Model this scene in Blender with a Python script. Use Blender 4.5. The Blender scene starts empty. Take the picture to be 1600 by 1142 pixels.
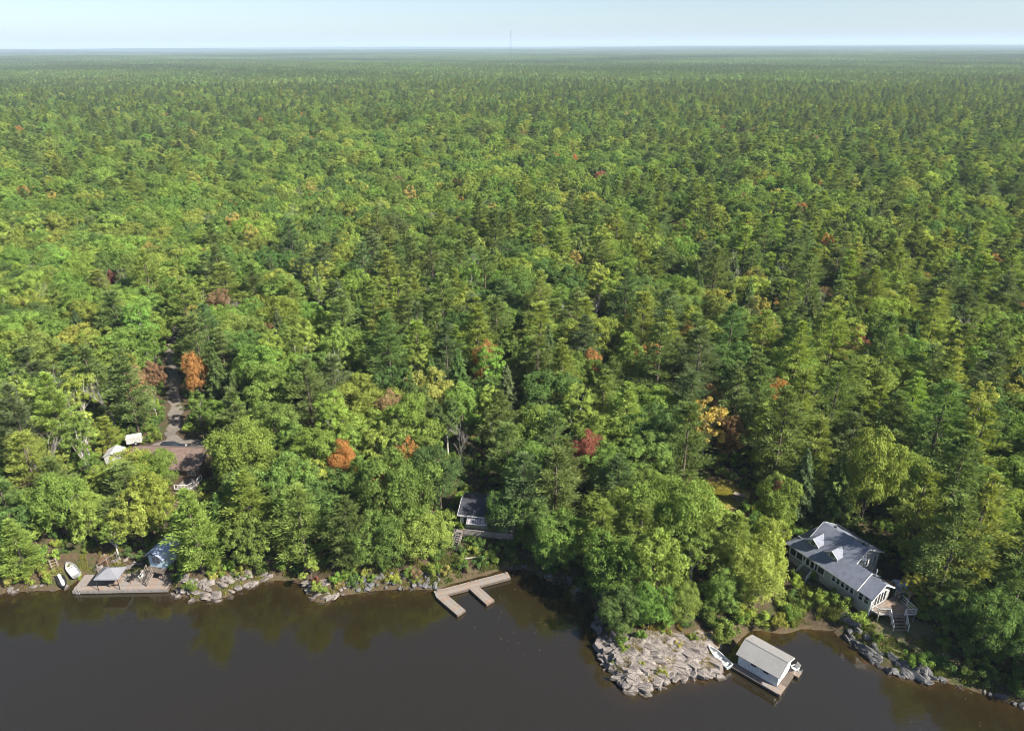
import bpy, bmesh, math, random
import numpy as np
from mathutils import Vector, Matrix

# ------------------------------------------------------------------ camera, light, exposure
scene = bpy.context.scene
C = scene.collection
CAM_Z = 70.0
cam_data = bpy.data.cameras.new('camera')
cam = bpy.data.objects.new('camera', cam_data); C.objects.link(cam)
cam_data.sensor_width = 36.0; cam_data.lens = 36.0 * 1100 / 1600
cam_data.clip_start = 0.5; cam_data.clip_end = 80000
_p = math.radians(24.40); _r = math.asin(-0.0044)
_F = Vector((0, math.cos(_p), -math.sin(_p))); _U0 = Vector((0, math.sin(_p), math.cos(_p))); _R0 = Vector((1, 0, 0))
_R = math.cos(_r) * _R0 + math.sin(_r) * _U0; _U = -math.sin(_r) * _R0 + math.cos(_r) * _U0
cam.matrix_world = Matrix(((_R.x, _U.x, -_F.x, 0), (_R.y, _U.y, -_F.y, 0), (_R.z, _U.z, -_F.z, CAM_Z), (0, 0, 0, 1)))
scene.camera = cam

SUN_EL = math.radians(41); SUN_AZ = math.radians(-29)      # azimuth counter-clockwise from +x (right of the picture)
world = bpy.data.worlds.new('World'); scene.world = world; world.use_nodes = True
wn = world.node_tree.nodes; wl = world.node_tree.links; wn.clear()
sky = wn.new('ShaderNodeTexSky'); sky.sky_type = 'NISHITA'; sky.sun_disc = False
sky.sun_elevation = SUN_EL; sky.sun_rotation = math.radians(90) - SUN_AZ
sky.altitude = 300; sky.air_density = 0.75; sky.dust_density = 0.9; sky.ozone_density = 1.8
bg = wn.new('ShaderNodeBackground'); bg.inputs['Strength'].default_value = 0.058
wo = wn.new('ShaderNodeOutputWorld'); wl.new(sky.outputs[0], bg.inputs[0]); wl.new(bg.outputs[0], wo.inputs[0])
sun_data = bpy.data.lights.new('sun', 'SUN'); sun_data.energy = 5.0; sun_data.angle = math.radians(0.55)
sun_data.color = (1.0, 0.93, 0.82)
sun = bpy.data.objects.new('sun', sun_data); C.objects.link(sun); sun.location = (60, 0, 150)
sd = Vector((math.cos(SUN_EL) * math.cos(SUN_AZ), math.cos(SUN_EL) * math.sin(SUN_AZ), math.sin(SUN_EL)))
sun.rotation_euler = sd.to_track_quat('Z', 'Y').to_euler()
vs = scene.view_settings; vs.view_transform = 'Standard'; vs.look = 'None'; vs.exposure = 1.45; vs.gamma = 1.0
vs.use_curve_mapping = False
cy = scene.cycles
cy.max_bounces = 6; cy.diffuse_bounces = 4; cy.glossy_bounces = 3; cy.transmission_bounces = 4; cy.volume_bounces = 0
cy.caustics_reflective = False; cy.caustics_refractive = False
cy.use_denoising = True; cy.denoiser = 'OPENIMAGEDENOISE'; cy.denoising_prefilter = 'ACCURATE'
cy.filter_width = 0.95

RNG = np.random.default_rng(11)
random.seed(11)

# ------------------------------------------------------------------ materials
MATS = {}
def new_mat(name):
    m = bpy.data.materials.new(name); m.use_nodes = True
    nt = m.node_tree; nt.nodes.clear()
    out = nt.nodes.new('ShaderNodeOutputMaterial'); MATS[name] = m
    return m, nt, out
def ramp(nt, fac, stops):
    r = nt.nodes.new('ShaderNodeValToRGB'); e = r.color_ramp.elements
    e[0].position, e[0].color = stops[0][0], (*stops[0][1], 1)
    e[1].position, e[1].color = stops[-1][0], (*stops[-1][1], 1)
    for p, c in stops[1:-1]:
        x = e.new(p); x.color = (*c, 1)
    nt.links.new(fac, r.inputs[0]); return r
def noise(nt, scale, detail=4, rough=0.6, coords='Object', vec_scale=None):
    tc = nt.nodes.new('ShaderNodeTexCoord'); n = nt.nodes.new('ShaderNodeTexNoise')
    n.inputs['Scale'].default_value = scale; n.inputs['Detail'].default_value = detail; n.inputs['Roughness'].default_value = rough
    src = tc.outputs[coords]
    if vec_scale:
        mp = nt.nodes.new('ShaderNodeMapping'); mp.inputs['Scale'].default_value = vec_scale
        nt.links.new(src, mp.inputs[0]); src = mp.outputs[0]
    nt.links.new(src, n.inputs['Vector']); return n
def solid(name, c, rough=0.7, var=0.18, scale=3.0, bump=0.0, metal=0.0, vec=None, dark=None, spec=0.4):
    """plain painted / wooden / metal surface with mottled colour and a little relief"""
    m, nt, out = new_mat(name)
    b = nt.nodes.new('ShaderNodeBsdfPrincipled'); nt.links.new(b.outputs[0], out.inputs[0])
    b.inputs['Roughness'].default_value = rough; b.inputs['Metallic'].default_value = metal
    b.inputs['Specular IOR Level'].default_value = spec
    n = noise(nt, scale, 5, 0.65, 'Object', vec)
    lo = dark or tuple(x * (1 - var * 1.6) for x in c); hi = tuple(min(1, x * (1 + var)) for x in c)
    r = ramp(nt, n.outputs['Fac'], [(0.3, lo), (0.55, c), (0.75, hi)])
    nt.links.new(r.outputs[0], b.inputs['Base Color'])
    if bump:
        bp = nt.nodes.new('ShaderNodeBump'); bp.inputs['Strength'].default_value = bump; bp.inputs['Distance'].default_value = 0.03
        nt.links.new(n.outputs['Fac'], bp.inputs['Height']); nt.links.new(bp.outputs[0], b.inputs['Normal'])
    return m
def boards(name, c, pitch, axis, rough=0.75, var=0.15):
    """painted board siding: thin shadow groove every pitch metres along axis (0 x, 2 z)"""
    m, nt, out = new_mat(name)
    b = nt.nodes.new('ShaderNodeBsdfPrincipled'); nt.links.new(b.outputs[0], out.inputs[0]); b.inputs['Roughness'].default_value = rough
    tc = nt.nodes.new('ShaderNodeTexCoord'); sp = nt.nodes.new('ShaderNodeSeparateXYZ'); nt.links.new(tc.outputs['Object'], sp.inputs[0])
    a = nt.nodes.new('ShaderNodeMath'); a.operation = 'MULTIPLY'; a.inputs[1].default_value = 1 / pitch
    if axis == 3:
        s2 = nt.nodes.new('ShaderNodeMath'); s2.operation = 'ADD'; nt.links.new(sp.outputs[0], s2.inputs[0]); nt.links.new(sp.outputs[1], s2.inputs[1]); nt.links.new(s2.outputs[0], a.inputs[0])
    else: nt.links.new(sp.outputs[axis], a.inputs[0])
    f = nt.nodes.new('ShaderNodeMath'); f.operation = 'FRACT'; nt.links.new(a.outputs[0], f.inputs[0])
    g = ramp(nt, f.outputs[0], [(0.0, (0, 0, 0)), (0.14, (1, 1, 1))])
    n = noise(nt, 2.5, 5, 0.7, 'Object', (1, 1, 0.4))
    r = ramp(nt, n.outputs['Fac'], [(0.3, tuple(x * (1 - var * 1.8) for x in c)), (0.7, tuple(min(1, x * (1 + var)) for x in c))])
    nt.links.new(r.outputs[0], b.inputs['Base Color'])
    bp = nt.nodes.new('ShaderNodeBump'); bp.inputs['Strength'].default_value = 0.6; bp.inputs['Distance'].default_value = 0.02
    nt.links.new(g.outputs[0], bp.inputs['Height']); nt.links.new(bp.outputs[0], b.inputs['Normal'])
    return m

def leaf_material():
    m, nt, out = new_mat('foliage')
    at = nt.nodes.new('ShaderNodeAttribute'); at.attribute_type = 'INSTANCER'; at.attribute_name = 'tint'
    va = nt.nodes.new('ShaderNodeAttribute'); va.attribute_type = 'GEOMETRY'; va.attribute_name = 'var'
    mul = nt.nodes.new('ShaderNodeVectorMath'); mul.operation = 'SCALE'
    nt.links.new(at.outputs['Color'], mul.inputs[0]); nt.links.new(va.outputs['Fac'], mul.inputs['Scale'])
    d = nt.nodes.new('ShaderNodeBsdfDiffuse'); nt.links.new(mul.outputs[0], d.inputs['Color'])
    t = nt.nodes.new('ShaderNodeBsdfTranslucent')
    wm = nt.nodes.new('ShaderNodeVectorMath'); wm.operation = 'MULTIPLY'; wm.inputs[1].default_value = (1.35, 1.25, 0.55)
    nt.links.new(mul.outputs[0], wm.inputs[0]); nt.links.new(wm.outputs[0], t.inputs[0])
    mx = nt.nodes.new('ShaderNodeMixShader'); mx.inputs[0].default_value = 0.42
    nt.links.new(d.outputs[0], mx.inputs[1]); nt.links.new(t.outputs[0], mx.inputs[2]); nt.links.new(mx.outputs[0], out.inputs[0])
    return m
FOL = leaf_material()
BARK = solid('bark', (0.11, 0.085, 0.065), 0.95, 0.3, 6, 0.6, vec=(1, 1, 0.25))
GREYBARK = solid('dead_wood', (0.30, 0.27, 0.25), 0.95, 0.25, 5, 0.3)
BIRCH = solid('pale_bark', (0.42, 0.40, 0.36), 0.9, 0.3, 5, 0.2, vec=(1, 1, 3))

def ground_material():
    m, nt, out = new_mat('forest_floor')
    b = nt.nodes.new('ShaderNodeBsdfPrincipled'); b.inputs['Roughness'].default_value = 0.95; b.inputs['Specular IOR Level'].default_value = 0.15
    nt.links.new(b.outputs[0], out.inputs[0])
    n1 = noise(nt, 0.35, 6, 0.65); n2 = noise(nt, 4.0, 6, 0.7)
    a = ramp(nt, n1.outputs['Fac'], [(0.3, (0.045, 0.034, 0.022)), (0.5, (0.085, 0.065, 0.042)), (0.62, (0.050, 0.060, 0.022)), (0.8, (0.12, 0.10, 0.075))])
    c = ramp(nt, n2.outputs['Fac'], [(0.3, (0.5, 0.5, 0.5)), (0.7, (1.35, 1.3, 1.2))])
    mm = nt.nodes.new('ShaderNodeMix'); mm.data_type = 'RGBA'; mm.blend_type = 'MULTIPLY'; mm.inputs[0].default_value = 1
    nt.links.new(a.outputs[0], mm.inputs[6]); nt.links.new(c.outputs[0], mm.inputs[7]); nt.links.new(mm.outputs[2], b.inputs['Base Color'])
    bp = nt.nodes.new('ShaderNodeBump'); bp.inputs['Strength'].default_value = 0.8; bp.inputs['Distance'].default_value = 0.15
    nt.links.new(n2.outputs['Fac'], bp.inputs['Height']); nt.links.new(bp.outputs[0], b.inputs['Normal'])
    return m
GROUND = ground_material()
def rock_material(name, stops, bump=0.7):
    m, nt, out = new_mat(name)
    b = nt.nodes.new('ShaderNodeBsdfPrincipled'); b.inputs['Roughness'].default_value = 0.9; b.inputs['Specular IOR Level'].default_value = 0.25
    nt.links.new(b.outputs[0], out.inputs[0])
    n1 = noise(nt, 0.9, 7, 0.72, 'Object', (1, 1, 2.2)); n2 = noise(nt, 7, 5, 0.7)
    a = ramp(nt, n1.outputs['Fac'], stops)
    c = ramp(nt, n2.outputs['Fac'], [(0.32, (0.45, 0.45, 0.47)), (0.5, (0.95, 0.95, 0.95)), (0.75, (1.2, 1.18, 1.15))])
    mm = nt.nodes.new('ShaderNodeMix'); mm.data_type = 'RGBA'; mm.blend_type = 'MULTIPLY'; mm.inputs[0].default_value = 1
    nt.links.new(a.outputs[0], mm.inputs[6]); nt.links.new(c.outputs[0], mm.inputs[7]); nt.links.new(mm.outputs[2], b.inputs['Base Color'])
    ge = nt.nodes.new('ShaderNodeNewGeometry'); sp = nt.nodes.new('ShaderNodeSeparateXYZ'); nt.links.new(ge.outputs['Position'], sp.inputs[0])      # dark wet, algae-stained band along the waterline
    wz = nt.nodes.new('ShaderNodeMath'); wz.operation = 'MULTIPLY_ADD'; wz.inputs[1].default_value = .22; nt.links.new(n1.outputs['Fac'], wz.inputs[0]); nt.links.new(sp.outputs[2], wz.inputs[2])
    wr = ramp(nt, wz.outputs[0], [(.20, (.30, .27, .23)), (.40, (1, 1, 1))]); wm = nt.nodes.new('ShaderNodeMix'); wm.data_type = 'RGBA'; wm.blend_type = 'MULTIPLY'; wm.inputs[0].default_value = 1
    nt.links.new(mm.outputs[2], wm.inputs[6]); nt.links.new(wr.outputs[0], wm.inputs[7]); nt.links.new(wm.outputs[2], b.inputs['Base Color'])
    ad = nt.nodes.new('ShaderNodeMath'); ad.operation = 'ADD'; nt.links.new(n1.outputs['Fac'], ad.inputs[0]); nt.links.new(n2.outputs['Fac'], ad.inputs[1])
    bp = nt.nodes.new('ShaderNodeBump'); bp.inputs['Strength'].default_value = bump; bp.inputs['Distance'].default_value = 0.12
    nt.links.new(ad.outputs[0], bp.inputs['Height']); nt.links.new(bp.outputs[0], b.inputs['Normal'])
    return m
ROCK = rock_material('granite', [(0.25, (0.045, 0.042, 0.042)), (0.41, (0.13, 0.116, 0.108)), (0.54, (0.235, 0.207, 0.188)), (0.70, (0.37, 0.33, 0.295))])
ROCKG = rock_material('grey_granite', [(0.25, (0.04, 0.04, 0.044)), (0.45, (0.11, 0.11, 0.112)), (0.62, (0.20, 0.195, 0.19)), (0.8, (0.30, 0.29, 0.28))])
GRAVEL = solid('gravel', (0.15, 0.132, 0.112), 0.95, 0.25, 2.5, 0.5)
LAWN = solid('dry_grass', (0.235, 0.225, 0.06), 0.95, 0.3, 1.2, 0.4, dark=(0.25, 0.175, 0.09))
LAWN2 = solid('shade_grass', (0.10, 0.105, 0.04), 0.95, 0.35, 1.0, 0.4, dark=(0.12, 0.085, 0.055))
WOOD = solid('weathered_wood', (0.21, 0.175, 0.148), 0.9, 0.3, 2.2, 0.25, vec=(1, 1, 1))
WOODR = solid('stained_wood', (0.225, 0.165, 0.128), 0.9, 0.3, 2.0, 0.25)
WOODG = solid('grey_deck_wood', (0.20, 0.185, 0.175), 0.9, 0.28, 2.5, 0.25)
WOODD = solid('dark_timber', (0.10, 0.08, 0.065), 0.9, 0.3, 3)
WHITE = solid('white_paint', (0.58, 0.58, 0.565), 0.6, 0.12, 1.5)
OFFW = solid('dusty_white_paint', (0.40, 0.40, 0.385), 0.7, 0.16, 1.2)
WHITEB = boards('white_board_siding', (0.56, 0.57, 0.575), 0.30, 3, 0.65, 0.16)
GREYB = boards('grey_board_siding', (0.30, 0.305, 0.295), 0.30, 3, 0.75, 0.08)
CREAMB = boards('cream_siding', (0.52, 0.47, 0.33), 0.18, 2, 0.75, 0.1)
BROWNB = boards('brown_siding', (0.13, 0.085, 0.06), 0.18, 2, 0.8, 0.12)
BLUEB = boards('pale_blue_siding', (0.42, 0.53, 0.60), 0.16, 2, 0.7, 0.1)
CONC = solid('foundation_block', (0.33, 0.30, 0.27), 0.95, 0.2, 2, 0.3)
ROOFG = solid('blue_grey_roofing', (0.14, 0.155, 0.195), 0.62, 0.16, 1.4, 0.12)
ROOFBL = solid('blue_metal_roofing', (0.36, 0.42, 0.53), 0.45, 0.12, 1.5, 0.0)
ROOFT = solid('tan_metal_roofing', (0.195, 0.195, 0.195), 0.55, 0.12, 1.0, 0.0)
ROOFT2 = solid('tan_metal_rib', (0.20, 0.198, 0.195), 0.6, 0.1, 1.0, 0.0)
ROOFBR = solid('brown_shingles', (0.135, 0.095, 0.078), 0.9, 0.22, 2.2, 0.3)
ROOFN = solid('charcoal_shingles', (0.04, 0.042, 0.055), 0.85, 0.25, 2.2, 0.3)
AWN = solid('striped_awning_cloth', (0.33, 0.29, 0.33), 0.9, 0.1, 3)
CANV = solid('grey_canopy_cloth', (0.17, 0.175, 0.195), 0.9, 0.1, 1)
DARK = solid('dark_metal', (0.025, 0.025, 0.028), 0.5, 0.1, 2)
ALU = solid('aluminium', (0.52, 0.53, 0.54), 0.42, 0.12, 2.5, 0.0, metal=0.55)
ALUIN = solid('aluminium_inside', (0.40, 0.41, 0.42), 0.55, 0.12, 2.5)
PALEB = solid('pale_blue_boat_paint', (0.55, 0.60, 0.63), 0.5, 0.1, 2.5)
TARP = solid('silver_tarp', (0.40, 0.43, 0.49), 0.5, 0.18, 1.6, 0.25)
BLACKP = solid('black_gelcoat', (0.02, 0.02, 0.024), 0.25, 0.1, 2, spec=0.6)
CARP = solid('dark_car_paint', (0.018, 0.02, 0.026), 0.2, 0.1, 2, spec=0.7)
RUBBER = solid('rubber', (0.02, 0.02, 0.02), 0.9, 0.1, 3)
REDST = solid('red_stain', (0.30, 0.10, 0.07), 0.8, 0.2, 3)
BLUECH = solid('blue_white_cloth', (0.55, 0.58, 0.66), 0.8, 0.15, 3)
def glass_mat(name, c):
    m, nt, out = new_mat(name)
    b = nt.nodes.new('ShaderNodeBsdfPrincipled'); b.inputs['Base Color'].default_value = (*c, 1)
    b.inputs['Roughness'].default_value = 0.06; b.inputs['Specular IOR Level'].default_value = 0.6
    nt.links.new(b.outputs[0], out.inputs[0]); return m
GLASS = glass_mat('window_glass', (0.02, 0.024, 0.03))
GLASSL = glass_mat('pale_window_glass', (0.16, 0.18, 0.19))
SCREEN = solid('insect_screen', (0.03, 0.03, 0.033), 0.9, 0.2, 2)

# ------------------------------------------------------------------ mesh helpers
def link(o, parent=None):
    C.objects.link(o)
    if parent is not None: o.parent = parent
    return o
def tag(o, label, cat, group=None, kind=None):
    o['label'] = label
    if cat: o['category'] = cat
    if group: o['group'] = group
    if kind: o['kind'] = kind
    return o
def empty(name, loc=(0, 0, 0), rz=0.0):
    o = bpy.data.objects.new(name, None); o.empty_display_size = 0.5
    o.location = loc; o.rotation_euler = (0, 0, rz); return link(o)
def mesh_np(name, V, F, mat, smooth=False, attrs=None):
    V = np.asarray(V, dtype=np.float32); F = np.asarray(F, dtype=np.int32); k = F.shape[1]
    me = bpy.data.meshes.new(name)
    me.vertices.add(len(V)); me.vertices.foreach_set('co', V.ravel())
    me.loops.add(F.size); me.loops.foreach_set('vertex_index', F.ravel())
    me.polygons.add(len(F)); me.polygons.foreach_set('loop_start', np.arange(0, F.size, k, dtype=np.int32))
    me.update(calc_edges=True)
    if smooth: me.polygons.foreach_set('use_smooth', np.ones(len(F), dtype=bool))
    for an, (dom, arr) in (attrs or {}).items():
        a = me.attributes.new(an, 'FLOAT', dom); a.data.foreach_set('value', np.asarray(arr, dtype=np.float32))
    if mat: me.materials.append(mat)
    return me
class MB:
    def __init__(s): s.v = []; s.f = []
    def add(s, vs, fs):
        b = len(s.v); s.v += [tuple(x) for x in vs]; s.f += [tuple(i + b for i in f) for f in fs]; return s
    def box(s, x0, x1, y0, y1, z0, z1):
        return s.add([(x0,y0,z0),(x1,y0,z0),(x1,y1,z0),(x0,y1,z0),(x0,y0,z1),(x1,y0,z1),(x1,y1,z1),(x0,y1,z1)],
                     [(0,3,2,1),(4,5,6,7),(0,1,5,4),(1,2,6,5),(2,3,7,6),(3,0,4,7)])
    def bar(s, p, q, w, h=None):
        """square bar from p to q"""
        p = Vector(p); q = Vector(q); d = (q - p).normalized(); h = h or w
        up = Vector((0, 0, 1)) if abs(d.z) < 0.95 else Vector((1, 0, 0))
        a = d.cross(up).normalized() * (w / 2); b = a.cross(d).normalized() * (h / 2)
        vs = [p - a - b, p + a - b, p + a + b, p - a + b, q - a - b, q + a - b, q + a + b, q - a + b]
        return s.add(vs, [(0,1,2,3),(7,6,5,4),(0,4,5,1),(1,5,6,2),(2,6,7,3),(3,7,4,0)])
    def tube(s, p, q, r0, r1, n=6, cap=True):
        p = Vector(p); q = Vector(q); d = (q - p).normalized()
        up = Vector((0, 0, 1)) if abs(d.z) < 0.95 else Vector((1, 0, 0))
        a = d.cross(up).normalized(); b = d.cross(a)
        vs = [p + (a * math.cos(t) + b * math.sin(t)) * r0 for t in [2*math.pi*i/n for i in range(n)]] + \
             [q + (a * math.cos(t) + b * math.sin(t)) * r1 for t in [2*math.pi*i/n for i in range(n)]]
        fs = [(i, (i+1) % n, n+(i+1) % n, n+i) for i in range(n)]
        if cap: fs += [tuple(range(n-1, -1, -1)), tuple(range(n, 2*n))]
        return s.add(vs, fs)
    def slab(s, poly, zf, th):
        """sheet over a plan polygon with height function zf and thickness th"""
        n = len(poly); top = [(x, y, zf(x, y)) for x, y in poly]; bot = [(x, y, zf(x, y) - th) for x, y in poly]
        return s.add(top + bot, [tuple(range(n)), tuple(range(2*n-1, n-1, -1))] + [(i, n+i, n+(i+1) % n, (i+1) % n) for i in range(n)])
    def prism_x(s, prof, x0, x1):
        """profile in y,z extruded along x"""
        n = len(prof)
        return s.add([(x0, y, z) for y, z in prof] + [(x1, y, z) for y, z in prof],
                     [tuple(range(n)), tuple(range(2*n-1, n-1, -1))] + [(i, n+i, n+(i+1) % n, (i+1) % n) for i in range(n)])
    def prism_y(s, prof, y0, y1):
        n = len(prof)
        return s.add([(x, y0, z) for x, z in prof] + [(x, y1, z) for x, z in prof],
                     [tuple(range(n)), tuple(range(2*n-1, n-1, -1))] + [(i, n+i, n+(i+1) % n, (i+1) % n) for i in range(n)])
    def build(s, name, mat, parent=None, smooth=False, loc=None, rz=0):
        me = bpy.data.meshes.new(name); me.from_pydata([tuple(v) for v in s.v], [], s.f)
        bm = bmesh.new(); bm.from_mesh(me); bmesh.ops.recalc_face_normals(bm, faces=bm.faces); bm.to_mesh(me); bm.free()
        me.materials.append(mat)
        if smooth:
            for p in me.polygons: p.use_smooth = True
        o = bpy.data.objects.new(name, me); link(o, parent)
        if loc: o.location = loc
        if rz: o.rotation_euler = (0, 0, rz)
        return o
def shared(me, name, parent, loc=(0, 0, 0), rot=(0, 0, 0), scale=(1, 1, 1)):
    o = bpy.data.objects.new(name, me); o.location = loc; o.rotation_euler = rot; o.scale = scale
    return link(o, parent)

# ------------------------------------------------------------------ terrain
SHORE = [(-20000, -700), (-400, 60), (-110, 74), (-77.53, 76.94), (-72.28, 77.16), (-67.32, 77.9), (-63.67, 77.88), (-63.23, 79.18), (-62.84, 80.78), (-56.01, 80.74), (-49.74, 79.62), (-47.41, 77.01), (-44.64, 75.73), (-42.01, 75.84), (-40.32, 76.08), (-38.38, 78.23), (-36.82, 79.01), (-34.35, 79.93), (-31.45, 79.51), (-29.13, 77.66), (-27.13, 75.13), (-25.98, 75.12), (-24.36, 76.61), (-21.77, 77.1), (-18.24, 77.59), (-14.65, 77.83), (-11.0, 77.55), (-7.5, 79.35), (-1.07, 81.76), (2.69, 81.73), (4.48, 79.68), (7.2, 79.0), (9.89, 78.32), (11.23, 73.93), (11.14, 69.32), (11.14, 67.17), (11.16, 64.6), (12.12, 62.15), (13.38, 60.19), (15.02, 60.0), (17.88, 61.0), (19.22, 61.93), (22.99, 62.1), (25.18, 62.47), (26.1, 63.53), (25.48, 65.02), (28.07, 67.07), (30.94, 69.76), (36.19, 69.18), (37.36, 70.06), (41.23, 70.26), (42.86, 69.14), (43.75, 66.46), (44.42, 64.41), (46.63, 62.45), (49.0, 61.77), (52.31, 61.47), (54.67, 60.25), (57.03, 59.15), (58.98, 57.56), (62.08, 55.69), (76, 47), (130, 5), (400, -80), (20000, -900)]
_S = np.array(SHORE, dtype=np.float64); _POLY = np.vstack([_S, [(60000, -900), (60000, 60000), (-60000, 60000), (-60000, -700)]])
def shore_dist(x, y):
    x = np.atleast_1d(np.asarray(x, float)); y = np.atleast_1d(np.asarray(y, float))
    best = np.full(x.shape, 1e18)
    for (ax, ay), (bx, by) in zip(_S[:-1], _S[1:]):
        dx, dy = bx - ax, by - ay; t = np.clip(((x - ax) * dx + (y - ay) * dy) / (dx * dx + dy * dy), 0, 1)
        best = np.minimum(best, (x - ax - t * dx) ** 2 + (y - ay - t * dy) ** 2)
    inside = np.zeros(x.shape, bool); n = len(_POLY)
    for i in range(n):
        ax, ay = _POLY[i]; bx, by = _POLY[(i + 1) % n]
        if ay == by: continue
        c = ((ay > y) != (by > y)) & (x < (bx - ax) * (y - ay) / (by - ay) + ax)
        inside ^= c
    d = np.sqrt(best); return np.where(inside, d, -d)
def sm(t, a, b):
    t = np.clip((t - a) / (b - a), 0, 1); return t * t * (3 - 2 * t)
def wav(x, y, s, k=0.0):
    return (np.sin(x * s + 1.3 * k + 1.7 * np.sin(y * s * 0.7 + k)) + np.sin(y * s * 1.13 + 2.1 * k + 1.5 * np.sin(x * s * 0.8 + 2 * k))
            + 0.6 * np.sin((x + y) * s * 1.9 + 3 * k)) / 2.6
PADS = [  # flattened building sites: centre, radius, height
    (-57.5, 101.5, 8.5, 4.5), (-60, 109, 6.0, 4.75), (-4.0, 90.5, 4.5, 2.75), (46.0, 76.5, 7.0, 2.62), (34.0, 95.5, 5.5, 3.4), (-68.6, 104.5, 3, 4.45), (48.5, 70.5, 3.5, 2.35)]
def ground_z(x, y):
    x = np.atleast_1d(np.asarray(x, float)); y = np.atleast_1d(np.asarray(y, float))
    d = shore_dist(x, y); R = np.hypot(x, y)
    land = 0.7 * (1 - np.exp(-np.maximum(d, 0) / 1.0)) + 0.2 * np.clip(d, 0, 11) + 0.05 * np.clip(d - 11, 0, 60)
    land = land + sm(d, 6, 60) * (1.0 * wav(x, y, 0.06) + 2.2 * wav(x, y, 0.017, 1.0)) + 0.18 * sm(d, 0.5, 4) * wav(x, y, 0.9, 2)
    land = land + sm(R, 900, 5000) * 9 * wav(x, y, 0.0016, 3) + sm(R, 4500, 13000) * 24 * (1 + wav(x, y, 0.0006, 4))
    for cx, cy_, r, z in PADS:
        w = 1 - sm(np.hypot(x - cx, y - cy_), r * 0.75, r * 1.35); land = land * (1 - w) + z * w
    return np.where(d > 0, land, np.maximum(-4.0, -0.12 + 0.35 * d))
def gz(x, y): return float(ground_z(x, y)[0])

def axis_lines(lo, hi, step, far, growth, lo_far):
    a = list(np.arange(lo, hi + 1e-6, step)); s = step; x = hi
    while x < far: s *= growth; x += s; a.append(x)
    s = step; x = lo
    while x > lo_far: s *= growth; x -= s; a.insert(0, x)
    return np.array(a)
def make_ground():
    xs = axis_lines(-96, 96, 1.3, 27000, 1.28, -27000); ys = axis_lines(50, 132, 1.3, 27000, 1.16, -2500)
    X, Y = np.meshgrid(xs, ys); Z = ground_z(X.ravel(), Y.ravel())
    V = np.column_stack([X.ravel(), Y.ravel(), Z]); nx, ny = len(xs), len(ys)
    i = (np.arange(ny - 1)[:, None] * nx + np.arange(nx - 1)[None]).ravel()
    F = np.column_stack([i, i + 1, i + 1 + nx, i + nx])
    o = link(bpy.data.objects.new('ground', mesh_np('ground', V, F, GROUND, True)))
    tag(o, 'brown leaf-littered forest floor under the trees', None, kind='structure')
make_ground()

def water_material():
    m, nt, out = new_mat('lake_water')
    b = nt.nodes.new('ShaderNodeBsdfPrincipled'); nt.links.new(b.outputs[0], out.inputs[0])
    b.inputs['IOR'].default_value = 1.56; b.inputs['Specular IOR Level'].default_value = 1.0; b.inputs['Roughness'].default_value = 0.04
    sh = nt.nodes.new('ShaderNodeAttribute'); sh.attribute_name = 'shallow'
    n = noise(nt, 0.35, 4, 0.6); ad = nt.nodes.new('ShaderNodeMath'); ad.operation = 'MULTIPLY'
    k = ramp(nt, n.outputs['Fac'], [(0.35, (0.25, 0.25, 0.25)), (0.65, (1, 1, 1))])
    nt.links.new(sh.outputs['Fac'], ad.inputs[0]); nt.links.new(k.outputs[0], ad.inputs[1])
    r = ramp(nt, ad.outputs[0], [(0.0, (0.0150, 0.0114, 0.0046)), (0.55, (0.024, 0.0156, 0.0056)), (1.0, (0.060, 0.032, 0.012))])
    nt.links.new(r.outputs[0], b.inputs['Base Color'])
    w1 = noise(nt, 1.1, 5, 0.62, 'Object', (0.5, 1, 1)); w2 = noise(nt, 0.12, 3, 0.5)
    ms = nt.nodes.new('ShaderNodeMath'); ms.operation = 'MULTIPLY'; nt.links.new(w1.outputs['Fac'], ms.inputs[0]); nt.links.new(w2.outputs['Fac'], ms.inputs[1])
    bp = nt.nodes.new('ShaderNodeBump'); bp.inputs['Strength'].default_value = 0.55; bp.inputs['Distance'].default_value = 0.06
    nt.links.new(ms.outputs[0], bp.inputs['Height']); nt.links.new(bp.outputs[0], b.inputs['Normal'])
    return m
def make_water():
    xs = axis_lines(-96, 96, 1.0, 24000, 1.5, -24000); ys = axis_lines(50, 84, 1.0, 90, 1.3, -2400)
    X, Y = np.meshgrid(xs, ys); nx, ny = len(xs), len(ys)
    d = shore_dist(X.ravel(), Y.ravel()); sh = np.clip(1 - (-d) / 3.2, 0, 1) ** 1.7
    V = np.column_stack([X.ravel(), Y.ravel(), np.zeros(X.size)])
    i = (np.arange(ny - 1)[:, None] * nx + np.arange(nx - 1)[None]).ravel()
    F = np.column_stack([i, i + 1, i + 1 + nx, i + nx]); dd = d.reshape(-1)
    keep = (dd[F].min(axis=1) < 3.0); F = F[keep]
    o = link(bpy.data.objects.new('water', mesh_np('water', V, F, water_material(), True, {'shallow': ('POINT', sh)})))
    tag(o, 'dark brown lake water with faint ripples', None, kind='structure')
make_water()

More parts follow.
